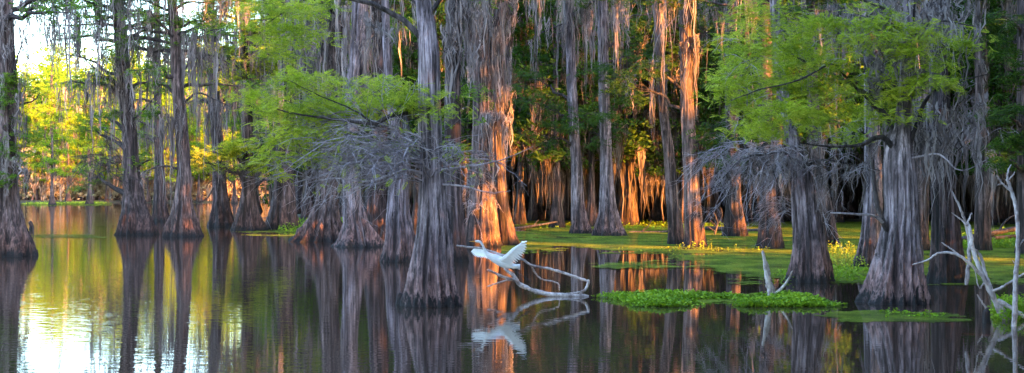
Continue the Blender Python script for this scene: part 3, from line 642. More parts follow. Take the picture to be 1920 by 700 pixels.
T.drape(540, 100, 220, 80, 40, 30); T.auto(8, 8, 14, 3, 150, 6, 1.8); T.auto(15, 5.6, 10.5, 3.0, 85, 9, 1.7, per=8); T.finish()
T = Tree(452, [(604, 452, 108), (605, 437, 84), (607, 412, 56), (611, 380, 42), (615, 340, 36), (620, 260, 36), (628, 150, 34), (634, 50, 32), (636, 0, 30)],
         'many-ribbed broad cypress base whose top is lost in a wide grey moss curtain', 14, 'bark_brown', 'lime', ring=110, nrows=90, flute=.34, nrib=15)
T.drape(600, -10, 120, 130, 46, 34, -.3); T.drape(650, -20, 110, 110, 40, 30, -.2); T.drape(640, 90, 200, 80, 24, 40, -.2); T.drape(570, 20, 110, 100, 18, 20, -.2)
T.limb([(636, 20), (670, 8, -.4), (700, 20, -.5)], 8, 3); T.limb([(634, 90), (670, 85, -.4), (700, 80, -.5)], 7, 3, 60, 3); T.auto(7, 7.5, 13, 3, 120, 8, 2); T.finish()
T = Tree(462, [(676, 462, 102), (674, 447, 74), (668, 418, 46), (662, 380, 36), (657, 330, 32), (655, 260, 30), (662, 180, 30), (672, 90, 30), (676, 0, 28)],
         'grey cypress with splayed root ridges, left of the pointed knee and behind the bare twigs', 14, 'bark', 'green', ring=100, nrows=100, flute=.3, nrib=11)
T.drape(668, -20, 90, 110, 34, 24); T.drape(640, 190, 250, 70, 12, 20); T.auto(7, 7.5, 13, 3, 100, 8, 2); T.finish()
T = Tree(456, [(702, 456, 66), (702, 440, 52), (703, 400, 40), (706, 330, 34), (712, 230, 34), (716, 120, 32), (712, 40, 30), (708, 0, 28)],
         'dark straight cypress just behind the pointed knee, left of the nearest tree', 15, 'bark_dark', 'green', ring=72, nrows=80, flute=.22)
T.drape(705, 0, 60, 80, 26, 14); T.auto(8, 8, 14, 3, 120, 6, 2); T.finish()
T = Tree(490, [(750, 490, 72), (750, 470, 60), (749, 440, 50), (746, 400, 40), (748, 350, 34), (755, 300, 28), (742, 240, 20), (733, 190, 17), (726, 100, 15), (722, 0, 14)],
         'grey ribbed cypress just left of the nearest trunk, its upper stem leaning left', 12, 'bark', 'green', ring=100, nrows=110, flute=.2, nrib=11)
T.auto(5, 7, 11, 2, 80, 5, 1.5); T.limb([(755, 310), (765, 260, .2), (750, 200, .4), (740, 160, .5)], 16, 9); T.finish()
T = Tree(490, [(853, 490, 52), (852, 465, 44), (850, 420, 38), (848, 340, 34), (848, 240, 30), (850, 120, 28), (852, 0, 26)],
         'shadowed cypress half hidden behind the right side of the nearest trunk', 13, 'bark_dark', 'green', ring=64, nrows=70)
T.pad(868, 160, 50, 18, 110, dy=.2, rd=.5, size=.24); T.pad(845, 230, 40, 26, 110, dy=.4, rd=.5, size=.24); T.drape(850, -20, 110, 110, 46, 14, -.2); T.drape(885, -20, 40, 100, 36, 14, -.2); T.auto(6, 7, 12, 2.5, 70, 8, 2); T.finish()
T = Tree(462, [(904, 462, 74), (904, 445, 66), (904, 410, 56), (904, 370, 48), (905, 310, 42), (906, 230, 38), (905, 120, 36), (903, 0, 32)],
         'cypress behind the flying egret, hung with moss that glows orange in the low sun', 14, 'bark_brown', 'green', ring=90, nrows=90, flute=.22, nrib=11)
T.drape(898, -20, 120, 110, 54, 26, -.2); T.drape(936, -20, 130, 100, 34, 16, -.3, spread=.08); T.drape(928, 208, 224, 85, 46, 13, -.6, spread=.07); T.drape(905, 290, 320, 70, 20, 12, -.7); T.drape(960, -20, 30, 80, 16, 8, .3)
st = np.array([T.P(U(885, 915), U(330, 400), -.5) for _ in range(14)]); tangle(T.dead, st, rng.normal(0, 1, (14, 3))*np.array([1, .6, .9]), .7, .013, 6, 4, .6)
T.drape(850, 200, 240, 40, 6, 4); T.auto(7, 7.5, 13, 3, 90, 8, 2); T.finish()
T = Tree(460, [(952, 460, 44), (950, 440, 34), (944, 400, 26), (938, 340, 22), (935, 250, 20), (934, 120, 19), (933, 0, 18)],
         'slim cypress with its foot splayed right, behind the egret and right of the orange moss', 14, 'bark_dark', 'green', ring=60, nrows=70)
T.drape(938, -20, 200, 90, 36, 10); T.auto(6, 7.5, 13, 2.5, 80, 6, 2); T.finish()

T = Tree(438, [(1089, 438, 44), (1088, 420, 32), (1084, 380, 24), (1080, 300, 19), (1074, 200, 18), (1070, 100, 18), (1066, 0, 17)],
         'tall straight shaded cypress, left one of the pair at the duckweed far edge', 16, 'bark', 'dark', ring=64, nrows=80)
T.limb([(1068, 60), (1100, 5, .4), (1140, 15, .8)], 4, 1.5, 110, 4); T.limb([(1068, 40), (1020, 60, .3), (985, 85, .6)], 4, 1.5, 110, 4)
for a in ((1010, 195, 60, 24, 300), (1030, 250, 60, 26, 260), (990, 150, 50, 20, 160), (1130, 40, 50, 20, 150)): T.pad(*a, dy=U(-1, 1), rd=1.2)
T.drape(1085, -20, 40, 120, 30, 40); T.auto(7, 9, 15, 3, 130, 8, 2); T.finish()
T = Tree(442, [(1144, 442, 62), (1142, 425, 46), (1140, 390, 32), (1138, 340, 24), (1136, 270, 21), (1132, 150, 20), (1130, 0, 18)],
         'shaded cypress with a wide bell-shaped base at the far edge of the duckweed', 16, 'bark', 'dark', ring=72, nrows=80)
for a in ((1150, 120, 60, 30, 330), (1180, 70, 50, 24, 220), (1110, 210, 60, 24, 260), (1120, 250, 60, 24, 260), (1160, 170, 50, 20, 200), (1200, 100, 40, 20, 140), (1220, 25, 60, 24, 200)): T.pad(*a, dy=U(-1, 1), rd=1.2)
T.drape(1140, -20, 60, 120, 30, 24); T.auto(7, 9, 15, 3, 130, 8, 2); T.finish()
T = Tree(458, [(1268, 458, 34), (1267, 440, 29), (1262, 380, 24), (1255, 300, 20), (1247, 230, 18), (1240, 150, 16), (1235, 60, 15), (1232, 0, 14)],
         'slim cypress leaning left, the thinner of the close pair at the duckweed edge', 14, 'bark_brown', 'dark', ring=60, nrows=80)
T.limb([(1242, 160), (1225, 115, -.3), (1235, 70, -.5), (1270, 30, -.6)], 4, 1.5, g=T.dead); T.limb([(1250, 250), (1210, 120, -.3), (1180, 130, -.4)], 4, 1.5)
T.drape(1226, 110, 124, 90, 14, 5, -.5, spread=.05); T.drape(1183, 138, 146, 70, 9, 4, -.5, spread=.05); T.drape(1243, 100, 140, 50, 12, 5, -.3); T.auto(5, 8, 13, 2.5, 90, 6, 2); T.finish()
T = Tree(463, [(1303, 463, 46), (1303, 448, 38), (1300, 410, 33), (1297, 350, 28), (1292, 270, 26), (1288, 180, 24), (1286, 90, 22), (1285, 0, 21)],
         'straight cypress with sunlit orange streaks, second of the close pair at the duckweed edge', 14, 'bark_brown', 'dark', ring=72, nrows=90)
T.drape(1279, 72, 85, 110, 12, 3, -.3, spread=.05); T.drape(1306, 64, 76, 120, 16, 3, -.2, spread=.05)
for a in ((1220, 130, 60, 20, 140), (1190, 160, 50, 24, 150), (1340, 250, 50, 22, 240), (1350, 290, 40, 16, 140), (1330, 60, 50, 30, 160)): T.pad(*a, dy=U(-.5, 1.), rd=.9, size=.28)
T.auto(6, 8, 13, 2.5, 90, 6, 2); T.finish()
T = Tree(443, [(1378, 443, 46), (1378, 425, 38), (1376, 380, 28), (1374, 300, 25), (1370, 150, 22), (1368, 0, 20)],
         'dark cypress behind the drooping silvery twigs, at the back of the duckweed', 16, 'bark_dark', 'dark', ring=64, nrows=70)
T.pad(1370, 260, 50, 22, 200, rd=1.); T.auto(10, 6, 15, 3, 150, 10, 2); T.finish()
T = Tree(466, [(1444, 466, 50), (1444, 445, 42), (1442, 400, 34), (1440, 330, 28), (1436, 200, 25), (1434, 0, 22)],
         'dark cypress standing between the close pair and the white snag', 14, 'bark_dark', 'dark', ring=64, nrows=70)
T.drape(1440, 250, 330, 60, 20, 24); T.auto(8, 6.5, 13, 3, 130, 8, 2); T.finish()
T = Tree(458, [(1556, 458, 36), (1553, 430, 30), (1546, 380, 26), (1536, 320, 24), (1525, 200, 21), (1518, 0, 18)],
         'leaning cypress directly behind the wide brown skirted one', 14, 'bark_brown', 'dark', ring=60, nrows=60)
T.drape(1540, 260, 330, 70, 24, 20); T.auto(8, 6, 13, 3, 120, 8, 2); T.finish()
T = Tree(500, [(1628, 500, 62), (1630, 480, 50), (1634, 440, 40), (1636, 380, 34), (1636, 300, 30), (1634, 200, 26), (1632, 120, 24), (1630, 0, 22)],
         'straight cypress half hidden behind the left side of the pale buttress', 12, 'bark', 'green', ring=72, nrows=80)
T.drape(1640, 84, 96, 70, 16, 6, -.3, spread=.05); T.drape(1646, 110, 150, 130, 12, 4, -.4, spread=.05); T.drape(1625, 0, 40, 80, 26, 20); T.auto(6, 6.5, 11, 2.2, 90, 6, 1.6); T.finish()
T = Tree(530, [(1776, 530, 72), (1776, 505, 64), (1774, 460, 54), (1772, 400, 46), (1768, 330, 42), (1764, 240, 38), (1760, 120, 32), (1758, 0, 30)],
         'thick dark cypress at right, behind the leaning dead white branches', 12, 'bark_dark', 'green', ring=90, nrows=90, flute=.2)
T.drape(1770, 190, 260, 120, 40, 36, -.3); T.drape(1740, -20, 30, 90, 36, 40, -.3); T.auto(6, 6, 11, 2.4, 100, 10, 1.8); T.finish()
T = Tree(470, [(1722, 470, 40), (1722, 440, 36), (1724, 380, 32), (1728, 300, 30), (1732, 150, 27), (1736, 0, 24)],
         'brown cypress in the gap between the pale buttress and the thick dark trunk', 14, 'bark_brown', 'dark', ring=60, nrows=60)
T.drape(1730, 180, 260, 110, 46, 22); T.auto(8, 6.5, 13, 2.6, 100, 12, 2); T.finish()
T = Tree(470, [(1842, 470, 34), (1842, 440, 29), (1842, 350, 25), (1841, 250, 24), (1840, 150, 22), (1838, 0, 20)],
         'narrow cypress near the right edge with an orange sunlit streak high on its stem', 14, 'bark_brown', 'dark', ring=60, nrows=60)
T.drape(1842, 110, 130, 70, 10, 3, -.4, spread=.05); T.drape(1858, 270, 290, 130, 14, 3, -.4, spread=.05); T.drape(1830, 180, 260, 90, 22, 16); T.auto(6, 7, 13, 2.5, 90, 8, 2); T.finish()
T = Tree(476, [(1925, 476, 44), (1925, 450, 36), (1923, 380, 30), (1921, 250, 27), (1920, 0, 24)],
         'cypress cut by the right edge of the picture, behind the tall white branch', 13, 'bark_dark', 'dark', ring=60, nrows=60)
for a in ((1880, 30, 50, 30, 330), (1900, 80, 45, 30, 330), (1890, 130, 40, 24, 220), (1885, 215, 40, 24, 260), (1895, 260, 35, 24, 220), (1870, 290, 30, 16, 120)): T.pad(*a, dy=U(-1, 1), rd=.8, size=.28)
T.auto(7, 6, 12, 3, 160, 6, 1.6); T.finish()

# cypress knees and stumps
def knee(px, yb, rows, label, name='cypress_knee', bk='bark_dark', cat='cypress knee'):
    Y = depth(yb); base = W(px, yb, Y); base[2] = 0; mm = Y/F
    path = [[*(W(a, b, Y)-base), w*mm/2] for a, b, w in rows]; path[0][2] = 0
    g = G(); V, Q = trunk_mesh(path, 24, 24, .2, 5, seed=px, bury=.3, rough=.05); g.add(V, Q)
    o = g.build(name, M[bk]); o.location = base; tag(o, label, cat)
knee(719, 459, [(719, 459, 20), (719, 445, 15), (719, 430, 8), (719, 420, 2)], 'pointed dark cypress knee standing alone left of the nearest trees')
knee(756, 570, [(756, 570, 30), (754, 560, 22), (750, 552, 10), (750, 549, 2)], 'mossy green low knob in the water at the left foot of the nearest cypress')
knee(58, 430, [(58, 430, 8), (59, 424, 7), (57, 418, 8), (58, 414, 2)], 'small dark stub poking from the water right of the left edge tree')
knee(794, 440, [(800, 440, 30), (800, 425, 26), (802, 412, 24), (802, 402, 3)], 'cut stump just visible behind the left flank of the nearest cypress', 'stump', 'bark', 'stump')
knee(1850, 606, [(1850, 606, 16), (1849, 596, 14), (1850, 584, 13), (1851, 578, 3)], 'black rotten stump at the foot of the leaning dead branches', 'stump', 'bark_dark', 'stump')
#@@BG
# ------------------------------------------------------------------ woods behind: four grown cypresses, then copies
def bigtree(seed, fm, H=17., thin=False, limbs=34, leaves=55, mossk=6, zlow=4.0):
    global rng
    root = empty('cypress_tree', (0, 0, 0), 'x', 'tree', 'x')
    r0 = .27 if not thin else .17
    path = [[0, 0, 0, r0*2.3], [0, 0, .5, r0*1.7], [.03, 0, 1.4, r0*1.1], [.05, .02, 3, r0*.8], [.1*seed % .3, .1, H*.5, r0*.6], [.1, 0, H*.8, r0*.35], [.15, .05, H, .04]]
    g = G(); V, Q = trunk_mesh(path, 36, 46, .26, 8, seed=seed*11+1, bury=.8); g.add(V, Q); tr = g.build('trunk', M['bark_dark'], root)
    br, fo, ms = G(), G(), G(); pa = np.array(path)
    for i in range(limbs):
        z = zlow+(H-zlow)*((i+rng.random())/limbs); fr = (z-zlow)/(H-zlow); a = U(0, 6.283); l = (3.4 if not thin else 2.2)*U(.6, 1.2)*(1-.72*fr)
        s0 = np.array([np.interp(z, pa[:, 2], pa[:, j]) for j in (0, 1, 2)]); P = limbpath(s0, s0+np.array([math.cos(a)*l, math.sin(a)*l, U(-.05, .25)*l]), 7, .05, .03)
        br.tubes(P, np.linspace(.06, .015, 7)*(1-.4*fr), 4)
        E = P[2:]; C = E[rng.integers(0, len(E), leaves)]+rng.normal(0, 1, (leaves, 3))*np.array([.5, .5, .16]); fronds(fo, C, .5, 1)
        mk = mossk*(3 if z < 7 else 1); moss(ms, E[rng.integers(0, len(E), mk)], 2.0*(1-.3*fr), .03, 6, .16, 4, .04)
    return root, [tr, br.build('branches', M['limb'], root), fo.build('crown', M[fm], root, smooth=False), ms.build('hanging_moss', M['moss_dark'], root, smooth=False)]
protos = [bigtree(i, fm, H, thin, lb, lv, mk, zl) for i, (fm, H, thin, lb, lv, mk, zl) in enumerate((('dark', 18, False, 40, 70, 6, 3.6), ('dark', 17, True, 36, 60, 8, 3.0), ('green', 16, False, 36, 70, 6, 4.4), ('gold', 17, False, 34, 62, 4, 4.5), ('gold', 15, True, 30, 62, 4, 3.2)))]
used = [False]*len(protos)
def place(i, x, y, rz, s, label, group):
    root, ch = protos[i]
    if not used[i]: used[i] = True; r = root
    else:
        r = root.copy(); COL.objects.link(r)
        for c in ch: d = c.copy(); COL.objects.link(d); d.parent = r
    r.location = (x, y, float(max(0, landh(np.array([x*1.]), np.array([y*1.]))[0])-.05)); r.rotation_euler = (0, 0, rz); r.scale = (s, s, s*U(.92, 1.1)); r['label'] = label; r['group'] = group
rng = np.random.default_rng(21)
pts = []
def try_pt(x, y, d):
    for a, b in pts:
        if (a-x)**2+(b-y)**2 < d*d: return False
    pts.append((x, y)); return True
# shaded woods: px 560..1920 at Y 66..112
k = 0; t = 0
while k < 185 and t < 14000:
    t += 1; Y = 66+48*rng.random()**.8; px = U(540, 1990)
    if Y > 96 and px < 900: continue
    if Y < 78 and px < 960 and rng.random() < .7: continue
    if not try_pt((px-960)/F*Y, Y, 1.6): continue
    if not open_mask(np.array([[(px-960)/F*Y, Y, 1.]]), 2, .25, True)[0]: pts.pop(); continue
    k += 1; i = int(rng.choice([0, 1, 2, 1, 1, 1])); x = (px-960)/F*Y
    place(i, x, Y, U(0, 6.28), U(.85, 1.1), 'one of the dark mossy cypress trunks crowded in the shaded woods behind the duckweed', 'dark cypresses crowded in the shaded woods')
# sunlit trees far off at the left
FARL = [(50, 178), (98, 150), (128, 172), (168, 158), (200, 174), (232, 170), (278, 172), (310, 168), (372, 172), (398, 175), (440, 165), (482, 168), (515, 160), (20, 170), (70, 176), (150, 177), (340, 176)]
farlab = {50: 'thin cypress on the far left shore nearest the big left edge tree', 98: 'dark forked-looking cypress rising from the green strip on the far left shore'}
for px, Y in FARL:
    place(int(rng.choice([3, 4])), (px-960)/F*Y, Y, U(0, 6.28), U(.85, 1.0)*(.82 if px < 215 else 1), farlab.get(px, 'one of the sunlit cypresses with golden crowns across the water at far left'), 'sunlit cypresses across the water')
for px, Y, i in ((478, 112, 2), (520, 100, 0), (562, 96, 2), (600, 94, 0), (640, 98, 0)):
    place(i, (px-960)/F*Y, Y, U(0, 6.28), U(.9, 1.05), 'one of the shaded green cypresses standing far back behind the left group', 'shaded cypresses behind the left group')
for (r, ch), u in zip(protos, used):
    if not u:
        for c in ch+[r]: bpy.data.objects.remove(c)


def woodmass(name, label, pts, H, fm, leaf, nleaf, trunkr, barkm, z0=1.5, spread=(3, 3), nmoss=0, mossm='moss_dark'):
    """a wood too far or dense to count: stems and leaves through its whole depth"""
    pts = np.array(pts); pts = pts[open_mask(np.c_[pts, np.ones(len(pts))], 2, .2, True)]; k = len(pts)
    root = empty(name, (float(pts[:, 0].mean()), float(pts[:, 1].mean()), 0), label, 'woods'); root['kind'] = 'stuff'
    o = np.array(root.location)
    g = G(); z = np.linspace(0, 1, 7); Hh = H*U(.8, 1.15, k)
    P = np.stack([pts[:, 0:1]+np.zeros((1, 7)), pts[:, 1:2]+np.zeros((1, 7)), Hh[:, None]*z[None]], -1)-o; P[:, 1:, :2] += rng.normal(0, .25, (k, 6, 2)).cumsum(1)*.4
    g.tubes(P, trunkr*U(.6, 1.3, (k, 1))*np.array([1.9, .9, .8, .7, .5, .35, .05])[None], 7); tr = g.build('trunks', M[barkm], root); tr['kind'] = 'stuff'
    g = G(); idx = rng.integers(0, k, nleaf); zz = z0+(Hh[idx]*1.05-z0)*U(0, 1, nleaf)**.85
    # leaves sit in flat boughs
    zz = np.round(zz/1.1+rng.random(k)[idx])*1.1+rng.normal(0, .22, nleaf); a = np.floor(U(0, 5, nleaf))*1.2566+zz.round()*1.7+idx; rr = U(.1, 1, nleaf)**.6*(1.15-.6*zz/H)
    C = np.stack([pts[idx, 0]+np.cos(a)*rr*spread[0]+rng.normal(0, .5, nleaf), pts[idx, 1]+np.sin(a)*rr*spread[1]+rng.normal(0, .5, nleaf), np.maximum(zz, z0*.6)], 1)
    keep = open_mask(C, 1.2, leaf*.2); C = C[keep]
    fronds(g, C-o, leaf, 1); lf = g.build('crowns', M[fm], root, smooth=False); lf['kind'] = 'stuff'
    if nmoss:
        i = rng.integers(0, k, nmoss); A = np.stack([pts[i, 0]+rng.normal(0, 1.8, nmoss), pts[i, 1]+rng.normal(0, 1.8, nmoss), U(2.0, H*.85, nmoss)], 1)
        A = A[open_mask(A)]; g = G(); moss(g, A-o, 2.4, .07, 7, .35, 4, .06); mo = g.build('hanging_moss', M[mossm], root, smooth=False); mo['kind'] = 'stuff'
    return root
rng = np.random.default_rng(5)
q = [(U(-13, 75), U(108, 124)) for _ in range(145)]
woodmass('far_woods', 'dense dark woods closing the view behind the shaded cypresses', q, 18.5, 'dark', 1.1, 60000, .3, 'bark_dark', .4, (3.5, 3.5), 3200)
q = [((px-960)/F*Y, Y) for px, Y in ((U(-80, 600), U(178, 235)) for _ in range(130))]
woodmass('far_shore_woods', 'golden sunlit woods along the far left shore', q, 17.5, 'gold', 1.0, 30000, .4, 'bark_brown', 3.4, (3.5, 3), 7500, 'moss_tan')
q = [((px-960)/F*Y, Y) for px, Y in ((U(-80, 600), U(176, 186)) for _ in range(110))]
woodmass('shore_brush', 'brush with peach sunlight put into its colour along the far left waterline', q, 5.5, 'brush', .8, 14000, .09, 'bark_pale', .1, (1.8, 1.2), 1200, 'moss_tan')
q = [((px-960)/F*Y, Y) for px, Y in ((U(-120, 640), U(236, 300)) for _ in range(90))]
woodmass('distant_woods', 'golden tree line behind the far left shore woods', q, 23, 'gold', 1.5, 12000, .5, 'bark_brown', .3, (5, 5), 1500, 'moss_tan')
q = [((px-960)/F*Y, Y) for px, Y in ((U(520, 2050), U(100, 116)) for _ in range(240))]
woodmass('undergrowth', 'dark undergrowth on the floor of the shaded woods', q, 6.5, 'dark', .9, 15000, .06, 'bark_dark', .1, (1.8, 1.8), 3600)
# unseen woods added at right and behind the camera to block the low sun
q = [(.46*Y+U(7, 30)+max(0, -Y)*.2, Y) for Y in U(-30, 95, 260)]
woodmass('sun_blocking_woods', 'unseen woods added beyond the right edge, with gaps, to shade the near trees', q, 26, 'dark', 1.4, 92000, .3, 'bark_dark', .8, (3.2, 3.2))
#@@OBJ
# ------------------------------------------------------------------ driftwood, snags, logs
def snag(name, label, cat, yb, strokes, mat='drift', k=8, loc=None):
    """strokes: (points (px,y[,dy]), r0px, r1px)"""
    Y = depth(yb); m_ = Y/F; p0 = strokes[0][0][0] if loc is None else loc; base = W(p0[0], yb, Y); base[2] = 0
    g = G()
    for pts, r0, r1 in strokes:
        a = np.array([W(p[0], p[1], Y+(p[2] if len(p) > 2 else 0))-base for p in pts]); n = 5*len(pts)+4; c = spline(a, n); c[1:-1] += rng.normal(0, .0035, (n-2, 3))
        rad = np.linspace(r0, r1, n)*m_/2*(1+rng.normal(0, .04, n)); rad[0] *= .7; rad[-1] *= .5; g.tubes(c, rad, k)
    o = g.build(name, M[mat]); o.location = base
    return tag(o, label, cat)
rng = np.random.default_rng(11)
snag('driftwood', 'bleached forked driftwood branch reaching from the water under the flying egret', 'driftwood', 556, [
    ([(913, 506, -.2), (928, 512, -.15), (945, 520, -.1), (965, 526, 0), (983, 537, 0), (1011, 549, 0), (1054, 554, 0), (1104, 556, 0)], 4, 9),
    ([(1000, 546), (1030, 552), (1070, 556), (1106, 559)], 10, 6), ([(945, 503, .1), (963, 517, .05), (974, 533, 0), (990, 541, 0)], 6, 9),
    ([(855, 461, .25), (880, 464, .22), (904, 466, .2), (940, 478, .2), (977, 485, .2), (997, 498, .2), (1033, 505, .2), (1068, 516, .15), (1101, 527, .1)], 3.5, 5.5),
    ([(1104, 525, .1), (1100, 540, .05), (1086, 554, 0)], 6.5, 5), ([(997, 500, .2), (1004, 512, .25), (1016, 524, .3), (1046, 531, .3), (1049, 545, .3)], 3.5, 2),
    ([(913, 538, -.3), (930, 532, -.2), (951, 526, -.1), (962, 526, 0)], 2.5, 4), ([(860, 462, .25), (856, 458, .25)], 2, 1), ([(1060, 552), (1085, 548), (1096, 543)], 4, 2)])
snag('snag', 'white upright broken snag with a small side fork, standing in the leafy strip', 'snag', 560, [
    ([(1448, 562), (1446, 545), (1440, 525), (1436, 500), (1430, 470)], 18, 5), ([(1440, 540), (1442, 515), (1438, 490)], 10, 3), ([(1450, 553), (1462, 545, -.1), (1476, 528, -.2), (1486, 508, -.25)], 8, 3), ([(1445, 560), (1462, 556), (1470, 552)], 12, 3)])
snag('dead_branches', 'leaning dead white branches spreading from the water at the right edge', 'branch', 600, [
    ([(1905, 612), (1880, 585), (1858, 550), (1842, 515), (1826, 475), (1820, 440), (1816, 420)], 11, 7), ([(1812, 535, .2), (1818, 470, .2), (1812, 425, .1), (1800, 390, 0), (1785, 358, 0)], 9, 3),
    ([(1816, 425), (1802, 412), (1784, 399)], 4, 2), ([(1812, 424), (1818, 408), (1822, 399)], 5, 2), ([(1868, 565), (1850, 520, .2), (1838, 480, .25), (1822, 465, .2)], 8, 5),
    ([(1844, 520, -.1), (1806, 484, -.2), (1780, 474, -.2), (1758, 476, -.2), (1735, 490, -.2), (1710, 497, -.2)], 6, 2.5), ([(1806, 485, -.2), (1785, 468, -.2), (1765, 455, -.2)], 3.5, 2),
    ([(1858, 548), (1885, 535, -.1), (1920, 514, -.2), (1960, 490, -.3)], 6, 3), ([(1870, 562), (1900, 580, -.1), (1930, 600, -.1)], 9, 7), ([(1852, 582, .1), (1840, 565, .1), (1832, 552, .1)], 4, 2.5), ([(1845, 530, .1), (1836, 540), (1826, 500)], 3, 1.5),
    ([(1890, 600), (1878, 575), (1866, 565)], 7, 7), ([(1858, 548), (1866, 565), (1873, 585), (1890, 604)], 8, 9)])
snag('dead_sapling', 'tall white dead sapling rising past the right edge trunk', 'sapling', 612, [
    ([(1901, 618), (1903, 575), (1904, 530), (1908, 480), (1909, 430), (1904, 385), (1895, 355), (1889, 338)], 11, 6), ([(1896, 358), (1880, 345), (1869, 329)], 5, 2.5), ([(1889, 340), (1890, 322), (1896, 308)], 5, 2),
    ([(1890, 338), (1900, 328), (1903, 322)], 3, 1.5), ([(1908, 470), (1915, 455), (1922, 448)], 4, 2), ([(1880, 345), (1870, 347)], 3, 1.5), ([(1907, 500), (1898, 488)], 3, 1)])
snag('fallen_log', 'dark fallen log lying behind the duckweed right of the close pair of trunks', 'log', 434, [([(1322, 428, .5), (1360, 430), (1400, 433), (1432, 430, -.5)], 9, 6), ([(1345, 430), (1340, 415), (1330, 405)], 4, 2)], 'limb')
snag('fallen_log', 'brown fallen log on the bank left of the pair with the bell-shaped base', 'log', 430, [([(960, 430), (1000, 424), (1045, 416)], 6, 3), ([(1000, 424), (1010, 412)], 3, 1)], 'limb')
snag('fallen_log', 'thin log in the shade between the bell-shaped base and the leaning slim trunk', 'log', 436, [([(1180, 436), (1220, 436), (1265, 434)], 6, 4), ([(1200, 436), (1215, 425), (1222, 412)], 3, 1)], 'limb')
snag('fallen_branch', 'tangled fallen branches on the bank behind the leaning white branches', 'branch', 456, [([(1800, 450), (1850, 440), (1900, 430), (1950, 425)], 12, 8), ([(1820, 452), (1870, 446), (1930, 442)], 9, 6), ([(1870, 440), (1885, 415), (1910, 400)], 5, 2), ([(1840, 440), (1830, 420), (1850, 400)], 5, 2)], 'limb')
snag('water_stick', 'bare stick poking from the water at the left bottom foot of the left edge tree', 'stick', 436, [([(63, 436), (62, 424), (58, 416)], 3, 2)], 'limb')
snag('forked_deadwood', 'twisted deadwood lit orange on the bank behind the duckweed', 'branch', 440, [([(1340, 440), (1345, 418), (1338, 398)], 4, 2), ([(1344, 422), (1354, 405), (1352, 390)], 3, 1.5), ([(1345, 427), (1332, 414)], 3, 1.5), ([(1340, 434), (1326, 424)], 3, 1)], 'limb')

# ------------------------------------------------------------------ the egret
m, nt, b, out = newmat('egret_white_feathers')
tc = N(nt, 'ShaderNodeTexCoord'); mp = N(nt, 'ShaderNodeMapping'); mp.inputs['Scale'].default_value = (10, 30, 60); L(nt, tc.outputs['Object'], mp.inputs[0])
n1 = N(nt, 'ShaderNodeTexNoise', Scale=1.0, Detail=4.0); L(nt, mp.outputs[0], n1.inputs['Vector'])
r1 = ramp(nt, n1.outputs[0], [(.3, (.72, .73, .76)), (.6, (.86, .86, .87))]); L(nt, r1.outputs[0], b.inputs['Base Color']); b.inputs['Roughness'].default_value = .8
bp = N(nt, 'ShaderNodeBump', Strength=.4, Distance=.006); L(nt, n1.outputs[0], bp.inputs['Height']); L(nt, bp.outputs[0], b.inputs['Normal']); M['egret'] = m
M['bill'] = plain('orange_bill', (.85, .33, .03), .4); M['black'] = plain('black_legs', (.02, .02, .022), .5); M['eye'] = plain('yellow_eye', (.7, .5, .05), .2)
YE = depth(555); eb = W(938, 490, YE)
E = empty('egret', eb, 'white egret flying left with wings raised just above the driftwood branch', 'bird')
e = lambda px, y, dy=0.: W(px, y, YE+dy)-eb
def loft(g, C, ry, rz, k=20):
    C = spline(np.array(C), 60); n = 60; t = np.linspace(0, 1, n); ry = np.interp(t, np.linspace(0, 1, len(ry)), ry); rz = np.interp(t, np.linspace(0, 1, len(rz)), rz)
    T_ = unit(np.gradient(C, axis=0)); A = unit(np.cross(T_, np.array([0, 1., 0]))); B = unit(np.cross(T_, A)); th = np.arange(k)*2*math.pi/k
    V = C[:, None]+A[:, None]*(rz[:, None]*np.cos(th))[..., None]+B[:, None]*(ry[:, None]*np.sin(th))[..., None]
    i = np.arange(n-1)[:, None]*k; c = np.arange(k)[None]; c2 = (c+1) % k; g.add(V, np.stack([i+c, i+c2, i+k+c2, i+k+c], -1))
g = G()
loft(g, [e(889, 453.5), e(893, 453), e(897, 453), e(901, 455), e(905, 460), e(908, 467), e(912, 474), e(919, 480), e(928, 485), (e(938, 490)), e(948, 495), e(958, 499), e(967, 500), e(974, 500)],
     [.006, .02, .024, .02, .016, .017, .022, .045, .07, .085, .085, .06, .05, .055], [.006, .021, .026, .021, .019, .021, .03, .058, .08, .092, .085, .058, .045, .035])
body = g.build('body', M['egret'], E)
g = G(); P = spline(np.array([e(891, 453.4), e(886, 453), e(880, 452.8)]), 10); g.tubes(P, np.linspace(.015, .002, 10), 10); g.build('bill', M['bill'], E)
for s in (-1, 1):
    g = G(); c = e(893.5, 452, 0); th = np.linspace(0, math.pi, 7)
    P = np.array([c+np.array([0, s*.021, 0])+np.array([0, s*.006*math.cos(a), 0]) for a in th]); g.tubes(P, .006*np.sin(th)+.0005, 10); g.build('eye', M['eye'], E)
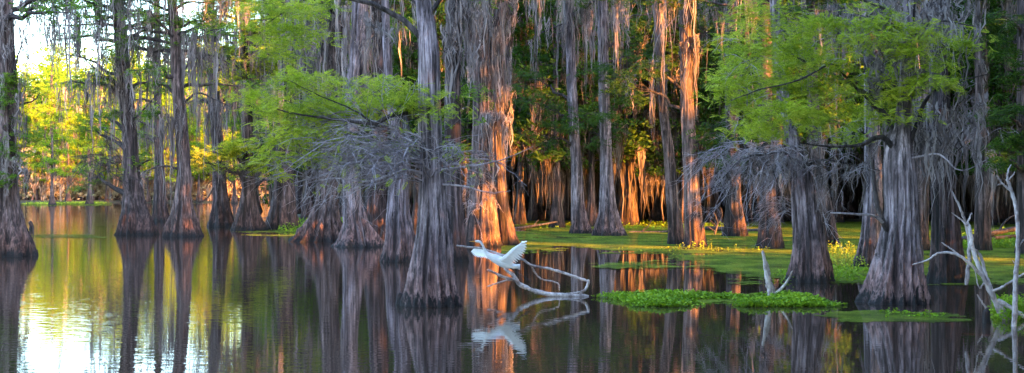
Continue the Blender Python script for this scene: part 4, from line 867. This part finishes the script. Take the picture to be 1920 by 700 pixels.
def wing(label, root_pts, tip_pts, nf, fw, th=.004, name='wing'):
    """feathers fan from the arm line (root_pts) to the trailing line (tip_pts)"""
    g = G(); A = spline(np.array(root_pts), nf); B_ = spline(np.array(tip_pts), nf)
    for layer, (fa, fb, wv, off) in enumerate(((0, 1, 1., 0), (-.02, .60, 1.1, .010), (-.04, .32, 1.3, .018))):
        for i in range(nf):
            a, b_ = A[i], B_[i]*1.0; d = b_-a; t = np.linspace(0, 1, 7); n_ = unit(np.cross(d, A[min(i+1, nf-1)]-A[max(i-1, 0)])); sd = unit(np.cross(n_, d))
            P = a+d*(fa+(fb-fa)*t)[:, None]+n_*(off+.012*np.sin(t*math.pi)+.002*(i % 2))[:, None] if hasattr(off+.0*t, '__len__') else None
            w = fw*wv*np.array([.6, .9, 1, .92, .78, .55, .1])
            for sgn in (1, -1):
                g.ribbons((P+n_*th*.5*sgn)[None], w[None], sd[None])
    # the arm
    g.tubes(A-unit(B_-A)*.004, np.linspace(.024, .008, nf), 10)
    o = g.build(name, M['egret'], E, smooth=True); o['label'] = label; return o
wing('raised near wing spread up and back', [e(938, 488, -.06), e(950, 479, -.14), e(960, 469, -.24), (e(970, 462, -.32)), e(979, 457, -.38)],
     [e(955, 499, -.04), e(964, 496, -.12), e(973, 489, -.24), e(981, 479, -.33), e(987, 468, -.4), e(988, 453, -.45)], 15, .026)
wing('far wing reaching forward past the neck', [e(920, 480, .06), e(910, 472, .2), e(900, 467, .34), e(892, 466, .44)],
     [e(918, 487, .1), e(908, 484, .22), e(897, 483, .36), e(889, 480, .5), e(883, 473, .56)], 13, .028)
g = G()
for i in range(9):
    P = spline(np.array([e(958, 498, (i-4)*.008), e(968, 500+(i-4)*.6, (i-4)*.016), e(975, 501+(i-4)*1.2, (i-4)*.022)]), 6); g.ribbons(P[None], np.array([[.014, .017, .018, .017, .014, .004]]), np.array([[0, .6, .8]])); g.ribbons(P[None]+.003, np.array([[.014, .017, .018, .017, .014, .004]]), np.array([[0, .6, .8]]))
g.build('tail', M['egret'], E)
for s in (-1, 1):
    g = G(); P = spline(np.array([e(957, 503, s*.03), e(966, 509, s*.035), e(977, 516, s*.04), e(988, 523, s*.045)]), 12); g.tubes(P, np.interp(np.arange(12), [0, 3, 6, 7, 11], [.016, .008, .007, .009, .005]), 8)
    f = e(988, 523, s*.045)
    for d in ((.075, 0, -.03), (.07, .02, -.045), (.07, -.02, -.04), (-.02, 0, -.03)):
        Q = np.array([f, f+np.array(d)*.6, f+np.array(d)+np.array([0, 0, -.01])]); g.tubes(spline(Q, 6), np.linspace(.0045, .0015, 6), 6)
    g.build('leg', M['black'], E)
